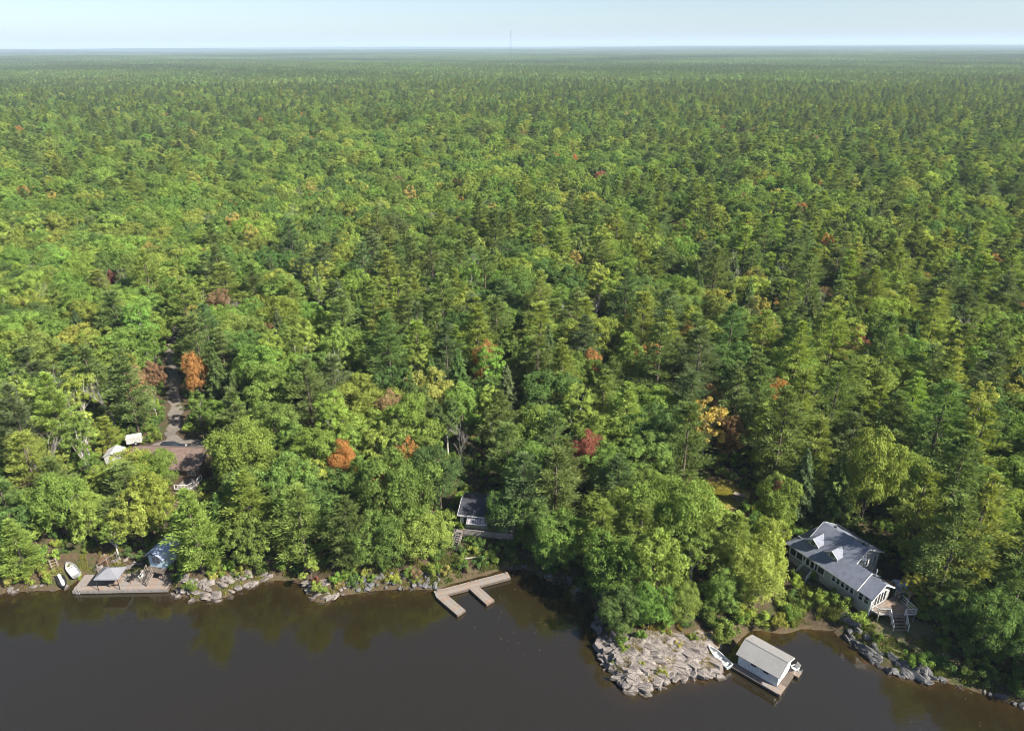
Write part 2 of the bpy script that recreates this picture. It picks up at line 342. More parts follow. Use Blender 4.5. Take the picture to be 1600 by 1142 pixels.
def drape(name, inside, x0, x1, y0, y1, step, lift, mat, label, kind='structure'):
    """ground-hugging sheet made of the cells where inside(x,y) holds"""
    xs = np.arange(x0, x1, step); ys = np.arange(y0, y1, step); X, Y = np.meshgrid(xs, ys); nx, ny = len(xs), len(ys)
    x, y = X.ravel(), Y.ravel(); Z = ground_z(x, y) + lift; ok = inside(x, y)
    i = (np.arange(ny - 1)[:, None] * nx + np.arange(nx - 1)[None]).ravel(); F = np.column_stack([i, i + 1, i + 1 + nx, i + nx])
    F = F[ok[F].all(axis=1)]
    o = link(bpy.data.objects.new(name, mesh_np(name, np.column_stack([x, y, Z]), F, mat, True)))
    return tag(o, label, None, kind=kind)
DRIVE = [(-56, 107), (-60, 109.5), (-63.5, 114), (-65.5, 121), (-70.5, 132), (-77, 146), (-84, 165)]
def near_line(x, y, pts):
    best = np.full(np.shape(x), 1e9)
    for (ax, ay), (bx, by) in zip(pts[:-1], pts[1:]):
        dx, dy = bx - ax, by - ay; t = np.clip(((x - ax) * dx + (y - ay) * dy) / (dx * dx + dy * dy), 0, 1)
        best = np.minimum(best, np.hypot(x - ax - t * dx, y - ay - t * dy))
    return best
drape('driveway', lambda x, y: (near_line(x, y, DRIVE) + 0.5 * wav(x, y, 0.9) < 1.35) | (np.hypot((x + 59.5) / 6.6, (y - 108.5) / 3.4) + 0.1 * wav(x, y, 0.8) < 1),
      -92, -48, 102, 168, 0.25, 0.06, GRAVEL, 'grey gravel driveway and parking yard behind the brown-roofed cottage')
drape('lawn', lambda x, y: np.hypot((x - 33.6) / 5.0, (y - 95.6) / 4.0) + 0.12 * wav(x, y, 1.0) < 1, 27, 41, 89, 103, 0.4, 0.05, LAWN,
      'sunlit patch of yellow-green grass in a forest clearing')
drape('lawn', lambda x, y: (np.hypot((x - 49.5) / 5.6, (y - 66.2) / 4.0) + 0.1 * wav(x, y, 1.0) < 1) & (shore_dist(x, y) > 1.5), 42, 57, 60, 73, 0.4, 0.05, LAWN2,
      'shaded brown-green lawn below the steps of the grey house')

# ------------------------------------------------------------------ tree models
def unit(a): return a / np.maximum(np.linalg.norm(a, axis=-1, keepdims=True), 1e-9)
def leaves(Cn, N, L, W, rng):
    """one rhombic leaf face per centre"""
    n = len(Cn); N = unit(N); a = unit(np.cross(N, rng.normal(size=(n, 3)))); b = np.cross(N, a)
    L = np.asarray(L).reshape(-1, 1) * np.ones((n, 1)); W = np.asarray(W).reshape(-1, 1) * np.ones((n, 1))
    V = np.stack([Cn + a * L, Cn + b * W, Cn - a * L, Cn - b * W], axis=1).reshape(-1, 3)
    return V, np.arange(4 * n).reshape(-1, 4)
def needles(Cn, N, D, L, W, rng):
    """long faces lying along D"""
    n = len(Cn); D = unit(D); b = unit(np.cross(N, D)); L = L * rng.uniform(.7, 1.3, (n, 1)); W = W * rng.uniform(.7, 1.3, (n, 1))
    V = np.stack([Cn + D * L, Cn + b * W, Cn - D * L, Cn - b * W], axis=1).reshape(-1, 3)
    return V, np.arange(4 * n).reshape(-1, 4)
def crown_mesh(name, V, F, var): return mesh_np(name, V, F, FOL, False, {'var': ('FACE', var)})
def trunk_mesh(name, segs, mat, n=6):
    mb = MB()
    for p, q, r0, r1 in segs: mb.tube(p, q, r0, r1, n, False)
    me = bpy.data.meshes.new(name); me.from_pydata([tuple(v) for v in mb.v], [], mb.f); me.materials.append(mat)
    for p in me.polygons: p.use_smooth = True
    return me
def broadleaf(seed, h, r, hb, ncl, nl, leaf, nlobe=7, bark=None, colum=False, droop=0.0):
    rng = np.random.default_rng(seed); ch = h - hb; lob = []
    for k in range(nlobe):
        f = k / max(1, nlobe - 1)
        if k == 0: lob.append((r * rng.uniform(-.15, .15), r * rng.uniform(-.15, .15), h - 0.20 * ch, 0.34 * r if not colum else 0.5 * r, 0.20 * ch)); continue
        a = 2.4 * k + rng.uniform(-.6, .6); f = min(1, max(.05, (k + rng.uniform(-1.2, .6)) / nlobe)); z = h - ch * (.16 + .70 * f)
        rr = r * rng.uniform(.45, .92) * (.45 + .55 * math.sin(math.pi * min(1, .22 + .62 * f))) * (0.75 if colum else 1); q = r * rng.uniform(.24, .42) * (1.15 if colum else 1)
        lob.append((rr * math.cos(a), rr * math.sin(a), z, q, min(q * rng.uniform(.6, .95), ch * .3)))
    lob = np.array(lob); w = lob[:, 3] ** 2; w = w / w.sum()
    P = []; D = []
    while len(P) < ncl:
        k = rng.choice(len(lob), p=w); d = rng.normal(size=3); d /= np.linalg.norm(d)
        if d[2] < -0.55: continue
        lx, ly, lz, lr, lh = lob[k]; p = np.array([lx + d[0] * lr, ly + d[1] * lr, lz + d[2] * lh])
        e = ((p[0] - lob[:, 0]) / lob[:, 3]) ** 2 + ((p[1] - lob[:, 1]) / lob[:, 3]) ** 2 + ((p[2] - lob[:, 2]) / lob[:, 4]) ** 2
        if e.min() < 0.62: continue
        if P and min(np.sum((np.array(P) - p) ** 2, axis=1)) < (0.095 * r) ** 2: continue
        P.append(p); D.append(d)
    P = np.array(P); D = np.array(D); cr = r * rng.uniform(.10, .20, ncl)
    idx = np.repeat(np.arange(ncl), nl); n = len(idx)
    d = unit(rng.normal(size=(n, 3)) + 0.75 * D[idx] + np.array([0, 0, .45]))
    pos = P[idx] + d * (cr[idx] * (.25 + 1.1 * rng.uniform(0, 1, n) ** .8))[:, None] * np.array([1, 1, .8])
    nrm = unit(d + 0.55 * rng.normal(size=(n, 3)) + np.array([0, 0, .35]))
    s = leaf * rng.uniform(.7, 1.35, n); V, F = leaves(pos, nrm, s, s * .62, rng)
    var = rng.uniform(.68, 1.28, ncl)[idx] * rng.uniform(.75, 1.25, n)
    segs = [((0, 0, -.6), (0, 0, hb), .032 * h ** .8, .022 * h ** .8), ((0, 0, hb), (lob[0][0], lob[0][1], h - .35 * ch), .022 * h ** .8, .03)]
    for l in lob[1:]: segs.append(((0, 0, hb + rng.uniform(-.1, .35) * ch), tuple(l[:3]), .07, .025))
    return crown_mesh('crown', V, F, var), trunk_mesh('trunk', segs, bark or BARK)
def pine(seed, h, r, start=.13, whorl=.95, pads=4, npad=36, flat=1.0):
    rng = np.random.default_rng(seed); Cn = []; Nn = []; Dn = []; vv = []; segs = [((0, 0, -.6), (0, 0, h * .55), .028 * h ** .85, .018 * h ** .85), ((0, 0, h * .55), (0, 0, h * .98), .018 * h ** .85, .03)]
    z = h * start
    while z < h * .985:
        f = (z / h - start) / (1 - start)
        prof = (min(1, .55 + f * 2.2) if f < .22 else max(.10, 1.0 - ((f - .22) / .78) ** 1.25 * .93))
        nb = rng.integers(4, 6) if f < .85 else 4; a0 = rng.uniform(0, 6.28)
        for b in range(nb):
            if rng.uniform() < .13 and f < .8: continue
            a = a0 + 2 * math.pi * b / nb + rng.uniform(-.35, .35); Lb = r * prof * rng.uniform(.62, 1.18)
            up = .05 + .45 * f + rng.uniform(-.08, .1); dirv = np.array([math.cos(a), math.sin(a), up]); lat = np.array([-math.sin(a), math.cos(a), 0])
            base = np.array([0, 0, z + rng.uniform(-.3, .3)]); tip = base + dirv * Lb + np.array([0, 0, .10 * Lb])
            segs.append((tuple(base), tuple(base + dirv * Lb * .85), .035 + .02 * (1 - f), .012))
            np_ = max(2, int(pads * (.5 + Lb / r)))
            for k in range(np_):
                u = .34 + .66 * (k + rng.uniform(0, .8)) / np_; side = rng.uniform(-1, 1) * .34 * Lb * (1.15 - u)
                c = base + dirv * Lb * u + lat * side + np.array([0, 0, .12 * Lb * u * u]); pr = (.34 + .13 * Lb) * rng.uniform(.75, 1.25)
                m = npad; q = rng.normal(size=(m, 3)) * np.array([.55, .55, .17 * flat]) * pr
                dd = unit(dirv + .9 * unit(q * np.array([1, 1, .4])) + np.array([0, 0, .25]) + .25 * rng.normal(size=(m, 3)))
                Cn.append(c + q); Dn.append(dd); Nn.append(unit(np.array([0, 0, 1.]) + .55 * rng.normal(size=(m, 3)))); vv.append(np.full(m, rng.uniform(.78, 1.25)) * rng.uniform(.85, 1.18, m))
        z += whorl * rng.uniform(.75, 1.25)
    Cn = np.vstack(Cn); V, F = needles(Cn, np.vstack(Nn), np.vstack(Dn), .27, .07, rng)
    return crown_mesh('crown', V, F, np.concatenate(vv)), trunk_mesh('trunk', segs, BARK, 5)
def conical(seed, h, r, n):
    """narrow dense evergreen: drooping tiers round a spire"""
    rng = np.random.default_rng(seed); f = 1 - np.sqrt(rng.uniform(0.0, 1, n)); f = np.clip(f, 0, .995); z = h * (.08 + .92 * f)
    tier = .5 + .5 * np.sin(z * 2 * math.pi / .95 + 1.2 * np.sin(z)); a = rng.uniform(0, 2 * math.pi, n)
    lob = 1 + .22 * np.sin(a * 5 + z * 2.3) + .16 * np.sin(a * 9 - z * 1.7)
    R = r * (1 - f) ** .85 * (.72 + .28 * tier) * lob * np.sqrt(rng.uniform(.45, 1, n)) + .08
    pos = np.column_stack([R * np.cos(a), R * np.sin(a), z - .22 * R]); out = np.column_stack([np.cos(a), np.sin(a), np.zeros(n)])
    D = unit(out + np.array([0, 0, -.15]) + .45 * rng.normal(size=(n, 3))); N = unit(np.array([0, 0, 1.]) + .7 * out + .45 * rng.normal(size=(n, 3)))
    V, F = needles(pos, N, D, .26, .10, rng)
    var = rng.uniform(.75, 1.2, n) * (.85 + .25 * np.sin(a * 5 + z * 2.3))
    return crown_mesh('crown', V, F, var), trunk_mesh('trunk', [((0, 0, -.6), (0, 0, h * .96), .02 * h, .02)], BARK, 5)
def bare(seed, h, r):
    rng = random.Random(seed); segs = []
    def grow(p, d, L, rad, lev):
        q = p + d * L; segs.append((tuple(p), tuple(q), rad, rad * .68))
        if lev == 0: return
        for k in range(rng.choice((2, 3, 3))):
            e = (d + Vector((rng.uniform(-1, 1), rng.uniform(-1, 1), rng.uniform(-.25, .75))) * (.62 if lev < 4 else .5)).normalized()
            grow(p + d * L * rng.uniform(.55, 1), e, L * rng.uniform(.6, .85), rad * .6, lev - 1)
    grow(Vector((0, 0, -.4)), Vector((rng.uniform(-.08, .08), rng.uniform(-.08, .08), 1)).normalized(), h * .40, .028 * h ** .7, 5)
    me = trunk_mesh('branches', segs[1:], GREYBARK, 4); tr = trunk_mesh('trunk', segs[:1], GREYBARK, 6)
    return me, tr
def shrub(seed, h, r, n, leaf):
    rng = np.random.default_rng(seed); k = 14; cc = rng.normal(size=(k, 3)) * np.array([r * .42, r * .42, h * .2]) + np.array([0, 0, h * .5]); cc[:, 2] = np.clip(cc[:, 2], .15, None)
    idx = rng.integers(0, k, n); d = unit(rng.normal(size=(n, 3)) + np.array([0, 0, .5])); pos = cc[idx] + d * rng.uniform(.3, 1, (n, 1)) * np.array([r * .34, r * .34, h * .28]); pos[:, 2] = np.maximum(pos[:, 2], .05)
    s = leaf * rng.uniform(.7, 1.3, n); V, F = leaves(pos, d + .6 * rng.normal(size=(n, 3)), s, s * .6, rng)
    segs = [((0, 0, -.2), tuple(cc[i]), .03, .012) for i in range(6)]
    return crown_mesh('foliage', V, F, rng.uniform(.75, 1.2, k)[idx] * rng.uniform(.8, 1.2, n)), trunk_mesh('stem', segs, BARK, 4)

PROTO = {  # kind -> list of (crown mesh, trunk mesh, height, radius)
    'broadleaf_tree': [(*broadleaf(s, h, r, hb, int(ncl * 1.65), 80, .145, 15), h, r) for s, h, r, hb, ncl in ((1, 11, 4.9, 1.4, 150), (2, 10, 4.4, 1.2, 130), (3, 12, 5.2, 1.8, 160), (4, 10, 5.4, 1.2, 160), (5, 11, 4.2, 1.3, 125), (6, 11.5, 4.8, 1.4, 150))],
    'maple_tree': [(*broadleaf(s, h, r, 1.4, int(ncl * 1.75), 76, .135, 13), h, r) for s, h, r, ncl in ((21, 11, 4.0, 105), (22, 12, 4.4, 115), (23, 10, 3.7, 95), (24, 11, 4.5, 115))],
    'poplar_tree': [(*broadleaf(s, h, r, 3.2, int(ncl * 1.5), 66, .13, 11, BIRCH, True), h, r) for s, h, r, ncl in ((31, 12, 2.8, 75), (32, 11, 2.5, 66), (33, 13, 3.1, 82))],
    'pine_tree': [(*pine(s, h, r), h, r) for s, h, r in ((41, 14, 4.1), (42, 15, 4.4), (43, 13, 3.8), (44, 16, 4.7), (45, 14, 4.5))],
    'conical_evergreen': [(*conical(s, h, r, 7500), h, r) for s, h, r in ((51, 12, 2.7), (52, 11, 2.3), (53, 13, 3.0))],
    'bare_tree': [(*bare(s, 10, 3), 10, 3) for s in (61, 62, 63)],
    'sapling_tree': [(*broadleaf(s, 7, 1.9, 1.2, 42, 70, .13, 5), 7, 1.9) for s in (71, 72)],
    'shrub': [(*shrub(s, 1.8, 1.3, 1500, .09), 1.8, 1.3) for s in (81, 82, 83)],
}
TINT = {
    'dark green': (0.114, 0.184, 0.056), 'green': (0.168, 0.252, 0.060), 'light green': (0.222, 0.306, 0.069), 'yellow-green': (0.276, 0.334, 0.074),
    'pine green': (0.148, 0.210, 0.066), 'bluish green': (0.128, 0.180, 0.076), 'bright pine green': (0.218, 0.282, 0.068),
    'golden': (0.36, 0.33, 0.10), 'orange': (0.40, 0.225, 0.085), 'red': (0.275, 0.125, 0.09), 'russet': (0.28, 0.19, 0.105), 'grey': (0.2, 0.2, 0.2)}
TREES = []   # dict per placed tree
def jitter(c, k=.13):
    g = RNG.normal(1, k * .7); return tuple(float(max(.004, v * g * RNG.normal(1, k * .35))) for v in c)
def add_tree(kind, x, y, h=None, rs=1.0, colour='green', variant=None, label=None, rz=None, hero=False):
    v = int(RNG.integers(len(PROTO[kind]))) if variant is None else variant % len(PROTO[kind])
    _, _, ph, pr_ = PROTO[kind][v]; h = h or ph * RNG.uniform(.85, 1.15); s = h / ph
    TREES.append(dict(kind=kind, x=x, y=y, z=gz(x, y) - .1, h=h, sz=s, sx=s ** .5 * rs, r=pr_ * s ** .5 * rs, v=v, colour=colour, label=label,
                      rz=RNG.uniform(0, 6.28) if rz is None else rz, hero=hero))

# single trees the photograph shows along the shore and round the houses: kind, x, y, height, width factor, colour, label
HERO = [
 ('pine_tree', -69.5, 79.5, 10, 1.0, 'bright pine green', 'small bright green pine at the left end of the shore'),
 ('broadleaf_tree', -67.6, 86.8, 11, .95, 'green', 'round green broadleaf tree uphill from the beached aluminium boat'),
 ('broadleaf_tree', -62.5, 85.6, 9, .85, 'light green', 'green broadleaf tree close behind the left dock canopy'),
 ('maple_tree', -55.0, 84.5, 10, 1.0, 'yellow-green', 'yellow-green maple left of the small blue-roofed cabin'),
 ('maple_tree', -53.6, 87.6, 11, .9, 'yellow-green', 'tall yellowing maple uphill from the blue-roofed cabin'),
 ('pine_tree', -44.3, 79.6, 14.2, 1.12, 'bright pine green', 'big bright pine at the right end of the left dock'),
 ('broadleaf_tree', -60.2, 95.0, 8.2, 1.0, 'yellow-green', 'yellow-green tree hiding the front of the brown-roofed cottage'),
 ('broadleaf_tree', -57.0, 95.2, 7.2, .8, 'light green', 'small light green tree in front of the middle of the brown roof'),
 ('broadleaf_tree', 21.6, 69.6, 6.0, .8, 'green', 'small tree at the back edge of the bare rock, right half'),
 ('broadleaf_tree', -43.6, 97.4, 12, 1.0, 'light green', 'bright green tree right of the brown-roofed cottage'),
 ('pine_tree', -38.0, 84.0, 14, 1.05, 'bright pine green', 'tall pine behind the left rocky shore'),
 ('broadleaf_tree', -37.5, 81.6, 9, .9, 'green', 'low green tree behind the left rocky shore'),
 ('pine_tree', -30.0, 81.5, 14.5, 1.1, 'bright pine green', 'large pine left of the small rock spur'),
 ('broadleaf_tree', -33.4, 88.5, 13, .9, 'green', 'green tree between two shoreline pines'),
 ('sapling_tree', -28.6, 78.6, 4.2, 1.1, 'light green', 'small bright sapling on the rock spur'),
 ('pine_tree', -23.2, 80.4, 12.5, 1.05, 'pine green', 'pine tree on the bank above the rock spur'),
 ('broadleaf_tree', -19.6, 81.2, 9.5, .95, 'green', 'green tree on the dark stony bank'),
 ('broadleaf_tree', -12.6, 82.6, 7.4, 1.12, 'light green', 'low spreading bright tree left of the middle dock'),
 ('broadleaf_tree', -16.6, 87.6, 12.5, 1.0, 'green', 'round green tree uphill from the low spreading tree'),
 ('maple_tree', -11.4, 92.5, 11.5, 1.0, 'dark green', 'dark green maple beside the stairs of the middle cottage'),
 ('pine_tree', 1.6, 87.6, 15, 1.15, 'bluish green', 'large grey-green pine overhanging the middle cottage'),
 ('pine_tree', 6.4, 87.4, 15.8, 1.1, 'pine green', 'tallest pine right of the middle cottage'),
 ('broadleaf_tree', 3.6, 83.8, 9.5, .8, 'dark green', 'dark green tree leaning over the cove beside the middle dock'),
 ('broadleaf_tree', -.5, 86.4, 8.8, .78, 'dark green', 'small dark tree at the right end of the middle cottage deck'),
 ('broadleaf_tree', 7.2, 81.0, 9.5, .95, 'green', 'green tree at the head of the dark cove'),
 ('pine_tree', 12.4, 79.4, 13, 1.0, 'bright pine green', 'bright pine at the neck of the rocky point'),
 ('broadleaf_tree', 14.0, 73.8, 10.5, 1.05, 'green', 'green tree on the left flank of the rocky point'),
 ('maple_tree', 19.0, 73.0, 11, 1.08, 'light green', 'bright leafy maple standing above the rocky point'),
 ('broadleaf_tree', 13.8, 69.0, 6.5, .85, 'dark green', 'low dark tree hanging over the cove from the rocky point'),
 ('broadleaf_tree', 17.4, 68.7, 6.2, .85, 'green', 'small green tree at the back edge of the bare rock'),
 ('broadleaf_tree', 22.6, 81.0, 12.5, 1.0, 'light green', 'light green tree behind the middle of the point'),
 ('broadleaf_tree', 27.4, 81.6, 9.0, 1.0, 'light green', 'light green tree just below the grassy clearing'),
 ('pine_tree', 29.6, 75.6, 12.6, 1.0, 'bright pine green', 'pine between the boathouse and the clearing'),
 ('maple_tree', 37.7, 84.0, 12.0, .85, 'light green', 'maple with reddening top left of the grey house'),
 ('maple_tree', 32.2, 72.6, 9.4, 1.05, 'yellow-green', 'yellow-green maple directly behind the boathouse'),
 ('broadleaf_tree', 27.2, 71.2, 7.0, .85, 'green', 'small green tree behind the pale rowing boat'),
 ('broadleaf_tree', 34.6, 77.0, 9.6, .75, 'yellow-green', 'leafy tree touching the left end of the grey house porch'),
 ('pine_tree', 28.0, 98.0, 16, 1.05, 'pine green', 'pine with bare lower trunk at the left of the clearing'),
 ('conical_evergreen', 43.6, 89.0, 13, 1.0, 'bluish green', 'slim grey-green evergreen behind the grey house roof'),
 ('broadleaf_tree', 53.4, 88.4, 16.0, .85, 'light green', 'tall rounded tree behind the grey house'),
 ('pine_tree', 56.2, 80.5, 15.5, 1.05, 'bright pine green', 'sunlit pine right of the grey house'),
 ('broadleaf_tree', 56.0, 75.4, 6.6, .9, 'yellow-green', 'low sunlit tree beside the silver tarp'),
 ('pine_tree', 72.0, 94.0, 17, 1.1, 'bright pine green', 'tall pine at the right edge of the forest above the house'),
 ('pine_tree', 60.2, 74.2, 18, 1.1, 'bright pine green', 'biggest sunlit pine right of the house deck'),
 ('pine_tree', 56.2, 72.2, 17, 1.0, 'pine green', 'dense pine just right of the house deck stairs'),
 ('pine_tree', 64.5, 77.5, 15, 1.0, 'pine green', 'pine partly hidden behind the biggest pine at the right edge'),
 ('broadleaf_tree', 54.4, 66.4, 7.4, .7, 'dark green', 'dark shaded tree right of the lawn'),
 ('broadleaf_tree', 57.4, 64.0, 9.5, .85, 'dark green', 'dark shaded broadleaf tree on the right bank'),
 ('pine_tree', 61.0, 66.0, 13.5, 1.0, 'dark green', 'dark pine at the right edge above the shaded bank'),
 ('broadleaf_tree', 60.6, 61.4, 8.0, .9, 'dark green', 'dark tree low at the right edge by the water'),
 ('maple_tree', -27.23, 95.73, 10.4, .66, 'orange', 'orange-leaved small tree uphill left of the middle cottage'),
 ('maple_tree', -19.3, 88.66, 10.4, .66, 'orange', 'bright orange small tree above the low spreading shore tree'),
 ('maple_tree', -21.8, 111.6, 10.4, .66, 'russet', 'rust-tinged small tree deep behind the rock spur'),
 ('maple_tree', -16.28, 96.62, 10.4, .66, 'orange', 'small orange tree between two green crowns left of the bare grey tree'),
 ('maple_tree', 15.87, 127.89, 10.4, .66, 'orange', 'orange crown in the forest behind the middle cottage, right side'),
 ('maple_tree', 12.04, 98.29, 10.4, .66, 'red', 'reddish small tree right above the tallest pine by the cottage'),
 ('maple_tree', -5.16, 130.7, 10.4, .66, 'orange', 'orange-topped tree high behind the bare grey tree'),
 ('maple_tree', -71.06, 162.18, 11.2, .68, 'russet', 'rusty brown tree in the forest behind the brown-roofed cottage'),
 ('maple_tree', -62.14, 125.63, 10.4, .66, 'orange', 'small orange tree at the right side of the driveway gap'),
 ('maple_tree', 96.08, 211.04, 11.2, .68, 'orange', 'orange tree in the open autumn patch, the rightmost'),
 ('maple_tree', 88.26, 269.85, 11.2, .68, 'russet', 'russet tree at the upper edge of the autumn patch'),
 ('maple_tree', 97.96, 239.92, 11.2, .68, 'golden', 'pale golden tree inside the autumn patch'),
 ('maple_tree', -24.74, 319.11, 11.2, .68, 'red', 'red crown far up the middle of the forest'),
 ('maple_tree', -89.32, 248.43, 11.2, .68, 'golden', 'pale golden tree far behind the brown-roofed cottage'),
 ('maple_tree', -108.25, 206.35, 11.2, .68, 'golden', 'yellow-topped tree in the far left forest'),
 ('maple_tree', 64.44, 178.66, 11.2, .68, 'golden', 'straw-coloured tree low in the autumn patch'),
 ('maple_tree', -71.79, 121.57, 10.4, .66, 'russet', 'russet thinning tree beside the driveway'),
 ('maple_tree', 51.05, 150.16, 11.2, .68, 'golden', 'pale yellow tree below the autumn patch'),
 ('bare_tree', -8.6, 101.5, 10, 1.1, 'grey', 'bare grey tree uphill from the middle cottage'),
 ('bare_tree', -76.0, 97.0, 11, 1.0, 'grey', 'bare grey tree at the left edge near the white shed'),
 ('bare_tree', 11.9, 72.2, 8, .55, 'grey', 'thin bare snag leaning at the cove side of the point'),
 ('bare_tree', -84.0, 118.0, 11, 1.0, 'grey', 'bare grey tree at the left edge beyond the cottage'),
 ('bare_tree', -65.0, 86.0, 9, .7, 'grey', 'bare reddish tree uphill from the left shore'),
]
for k, x, y, h, rs, c, lab in HERO: add_tree(k, x, y, h, rs * (.84 if k in ('broadleaf_tree', 'maple_tree') else .92), c, label=lab, hero=True)
_i = [t for t in TREES if t['label'] and 'reddening top' in t['label']][0]

# sightlines kept open: what the photograph shows of houses, yards and docks (x, y, z, half width)
SIGHT = [(-51.8, 97.5, 6.0, 1.8), (-53.5, 99.2, 7.2, 2.0), (-52, 100.0, 9.0, 1.5), (-51.3, 96.2, 5.0, 2.2), (-51.8, 92.5, 4.2, 1.2), (-55.5, 108.0, 5.0, 2.0), (-60, 109.5, 5.2, 2.2), (-64, 116, 5.2, 1.2), (-66.5, 123, 5.4, 1.2), (-70.5, 131, 5.5, 1.2),
         (-68.4, 103.5, 6.2, 1.6), (-67.6, 109.3, 6.0, 1.8), (-62.5, 100.3, 8.6, 1.4),
         (-7.5, 87.5, 5.2, 1.2), (-5.0, 87.0, 4.4, 2.0), (-2.8, 87.2, 4.4, 1.4), (-8.3, 85.5, 1.5, 1.0), (-4, 84, 1.6, 2.0),
         (33.6, 96.5, 3.6, 2.6), (36.6, 94.5, 4.0, 1.9), (31, 96, 3.6, 2.2), (33.5, 93.5, 3.5, 3.0),
         (39.8, 80, 5, 2.2), (42.5, 76, 5, 3), (45.5, 72.5, 5, 3), (44.5, 81, 8.5, 3), (47.5, 78, 7, 3), (49.5, 69.5, 3, 3), (52.2, 76.8, 3.2, 1.6), (50, 66, 2, 3.2), (48.0, 86, 2.8, 1.5),
         (-51, 80.5, 3.5, 1.6), (-50.2, 82.2, 5.2, 1.0), (-64, 80.6, 1.5, 1.8), (-66.5, 80.8, 1.2, 1.5), (-56, 79, 1.2, 4), (15, 64, 1.2, 3), (20, 65, 1.6, 3), (25.5, 65, .8, 2), (30.8, 63.4, 2.5, 3), (22, 68, 1.8, 2)]
SUNNY = [(32.0, 95.0, 3.5, 2.6), (35.0, 94.5, 3.8, 1.5), (-60.5, 78, .6, 1.0), (-67, 79.5, 1.5, 1.5)]      # spots the sun reaches in the photograph
KEEP = [(-57.5, 101.5, 8.0), (-59.5, 108.5, 6.0), (-4, 90, 4.5), (41.5, 78, 4.5), (45.5, 73, 4.5), (47.5, 79.5, 3.6), (48.5, 69, 3.5), (50, 66, 3.6), (33.6, 95.6, 4.6), (37, 93.5, 2), (-68.5, 104.3, 2.4), (-67.5, 109.5, 2.6), (-50.6, 81.8, 2.3), (-6, 84, 2.6), (52.4, 77, 1.8), (47, 66.5, 3)]
def blocked(x, y, r, h, z):
    if near_line(np.array([x]), np.array([y]), DRIVE)[0] < 1.4 + r * .42: return True
    for kx, ky, kr in KEEP:
        if math.hypot(x - kx, y - ky) < kr + r * .55: return True
    D = math.hypot(x, y)
    for tx, ty, tz, tw in SIGHT:
        T = math.hypot(tx, ty)
        if D > T + .5: continue
        u = (x * tx + y * ty) / (T * T)
        if u < .3: continue
        off = abs(x * ty - y * tx) / T
        if off < r * .85 + tw * u and CAM_Z + (tz - CAM_Z) * u < z + h: return True
    for tx, ty, tz, tw in SUNNY:
        s = (x - tx) * sd.x + (y - ty) * sd.y; c_ = math.cos(SUN_EL); s /= c_
        if s < 0: continue
        off = abs((x - tx) * sd.y - (y - ty) * sd.x) / c_
        if off < r * .8 + tw and tz + s * math.tan(SUN_EL) < z + h: return True
    return False

# the near forest, one tree at a time
def species(x, y):
    g = wav(np.array([x]), np.array([y]), .021, 5)[0] + .5 * wav(np.array([x]), np.array([y]), .06, 6)[0]
    pp = .17 + .28 * g + .10 * (1 - sm(math.hypot(x, y), 120, 170)) + .16 * sm(math.hypot(x, y), 300, 500) * wav(np.array([x]), np.array([y]), .0065, 15)[0] + .30 * sm(x / max(y, 40), .0, .5) - .10 * math.exp(-((math.hypot(x, y) - 330) / 110) ** 2) + .34 * sm(math.hypot(x, y), 430, 700)
    u = RNG.uniform()
    rich = wav(np.array([x]), np.array([y]), .045, 9)[0]
    k2 = math.exp(-(((x - 62) / 20) ** 2 + ((y - 180) / 34) ** 2)) + .35 * math.exp(-(((x + 42) / 40) ** 2 + ((y - 262) / 22) ** 2)) + .4 * math.exp(-(((x + 78) / 10) ** 2 + ((y - 118) / 12) ** 2))      # the bright autumn patch in the middle right
    if u < pp - .3 * k2: return 'pine_tree', ('pine green', 'bright pine green', 'bluish green')[RNG.choice(3, p=(.45, .33, .22))]
    if u < pp + .04 - .1 * k2: return 'conical_evergreen', ('pine green', 'bluish green', 'dark green')[RNG.choice(3)]
    w = RNG.uniform() + (.2 if y < 96 and x > -10 else 0); a = .020 + .05 * max(0, rich) + .36 * k2
    if w < a * .38: return 'maple_tree', 'orange'
    if w < a * .58: return 'maple_tree', 'russet'
    if w < a * .72: return 'maple_tree', 'red'
    if w < a * 1.0: return 'poplar_tree', 'golden'
    if w < a * 1.25 + .018 + .10 * k2: return 'bare_tree', 'grey'
    cols = ('dark green', 'green', 'light green', 'yellow-green'); q = RNG.uniform(); st = wav(np.array([x]), np.array([y]), .015, 12)[0]
    kd = 'broadleaf_tree' if q < .50 else ('maple_tree' if q < .80 else 'poplar_tree')
    p4 = np.array((.20, .44, .26, .10)) if kd != 'poplar_tree' else np.array((.08, .34, .34, .24))
    p4 = p4 + k2 * np.array((-.1, -.2, .1, .2)) + .22 * st * np.array((-.6, -.5, .7, .4)); p4 = np.clip(p4, .01, 1); p4 /= p4.sum()
    return kd, cols[RNG.choice(4, p=p4)]
CELL = 7.0; grid = {}
def put(t): grid.setdefault((int(t['x'] // CELL), int(t['y'] // CELL)), []).append((t['x'], t['y'], t['r']))
def clash(x, y, r, k):
    cx, cy_ = int(x // CELL), int(y // CELL)
    for i in (-1, 0, 1):
        for j in (-1, 0, 1):
            for a, b, c in grid.get((cx + i, cy_ + j), ()):
                if math.hypot(a - x, b - y) < k * (r + c): return True
    return False
for t in TREES: put(t)
NEAR_R = 330.0
_n = 26000
_cx = RNG.uniform(-300, 300, _n); _cy = RNG.uniform(40, NEAR_R, _n)
_in = (np.abs(_cx) < .80 * _cy + 26) & (np.hypot(_cx, _cy) < NEAR_R); _cx, _cy = _cx[_in], _cy[_in]
_cd = shore_dist(_cx, _cy); _g = _cd > 2.6; _cx, _cy, _cd = _cx[_g], _cy[_g], _cd[_g]
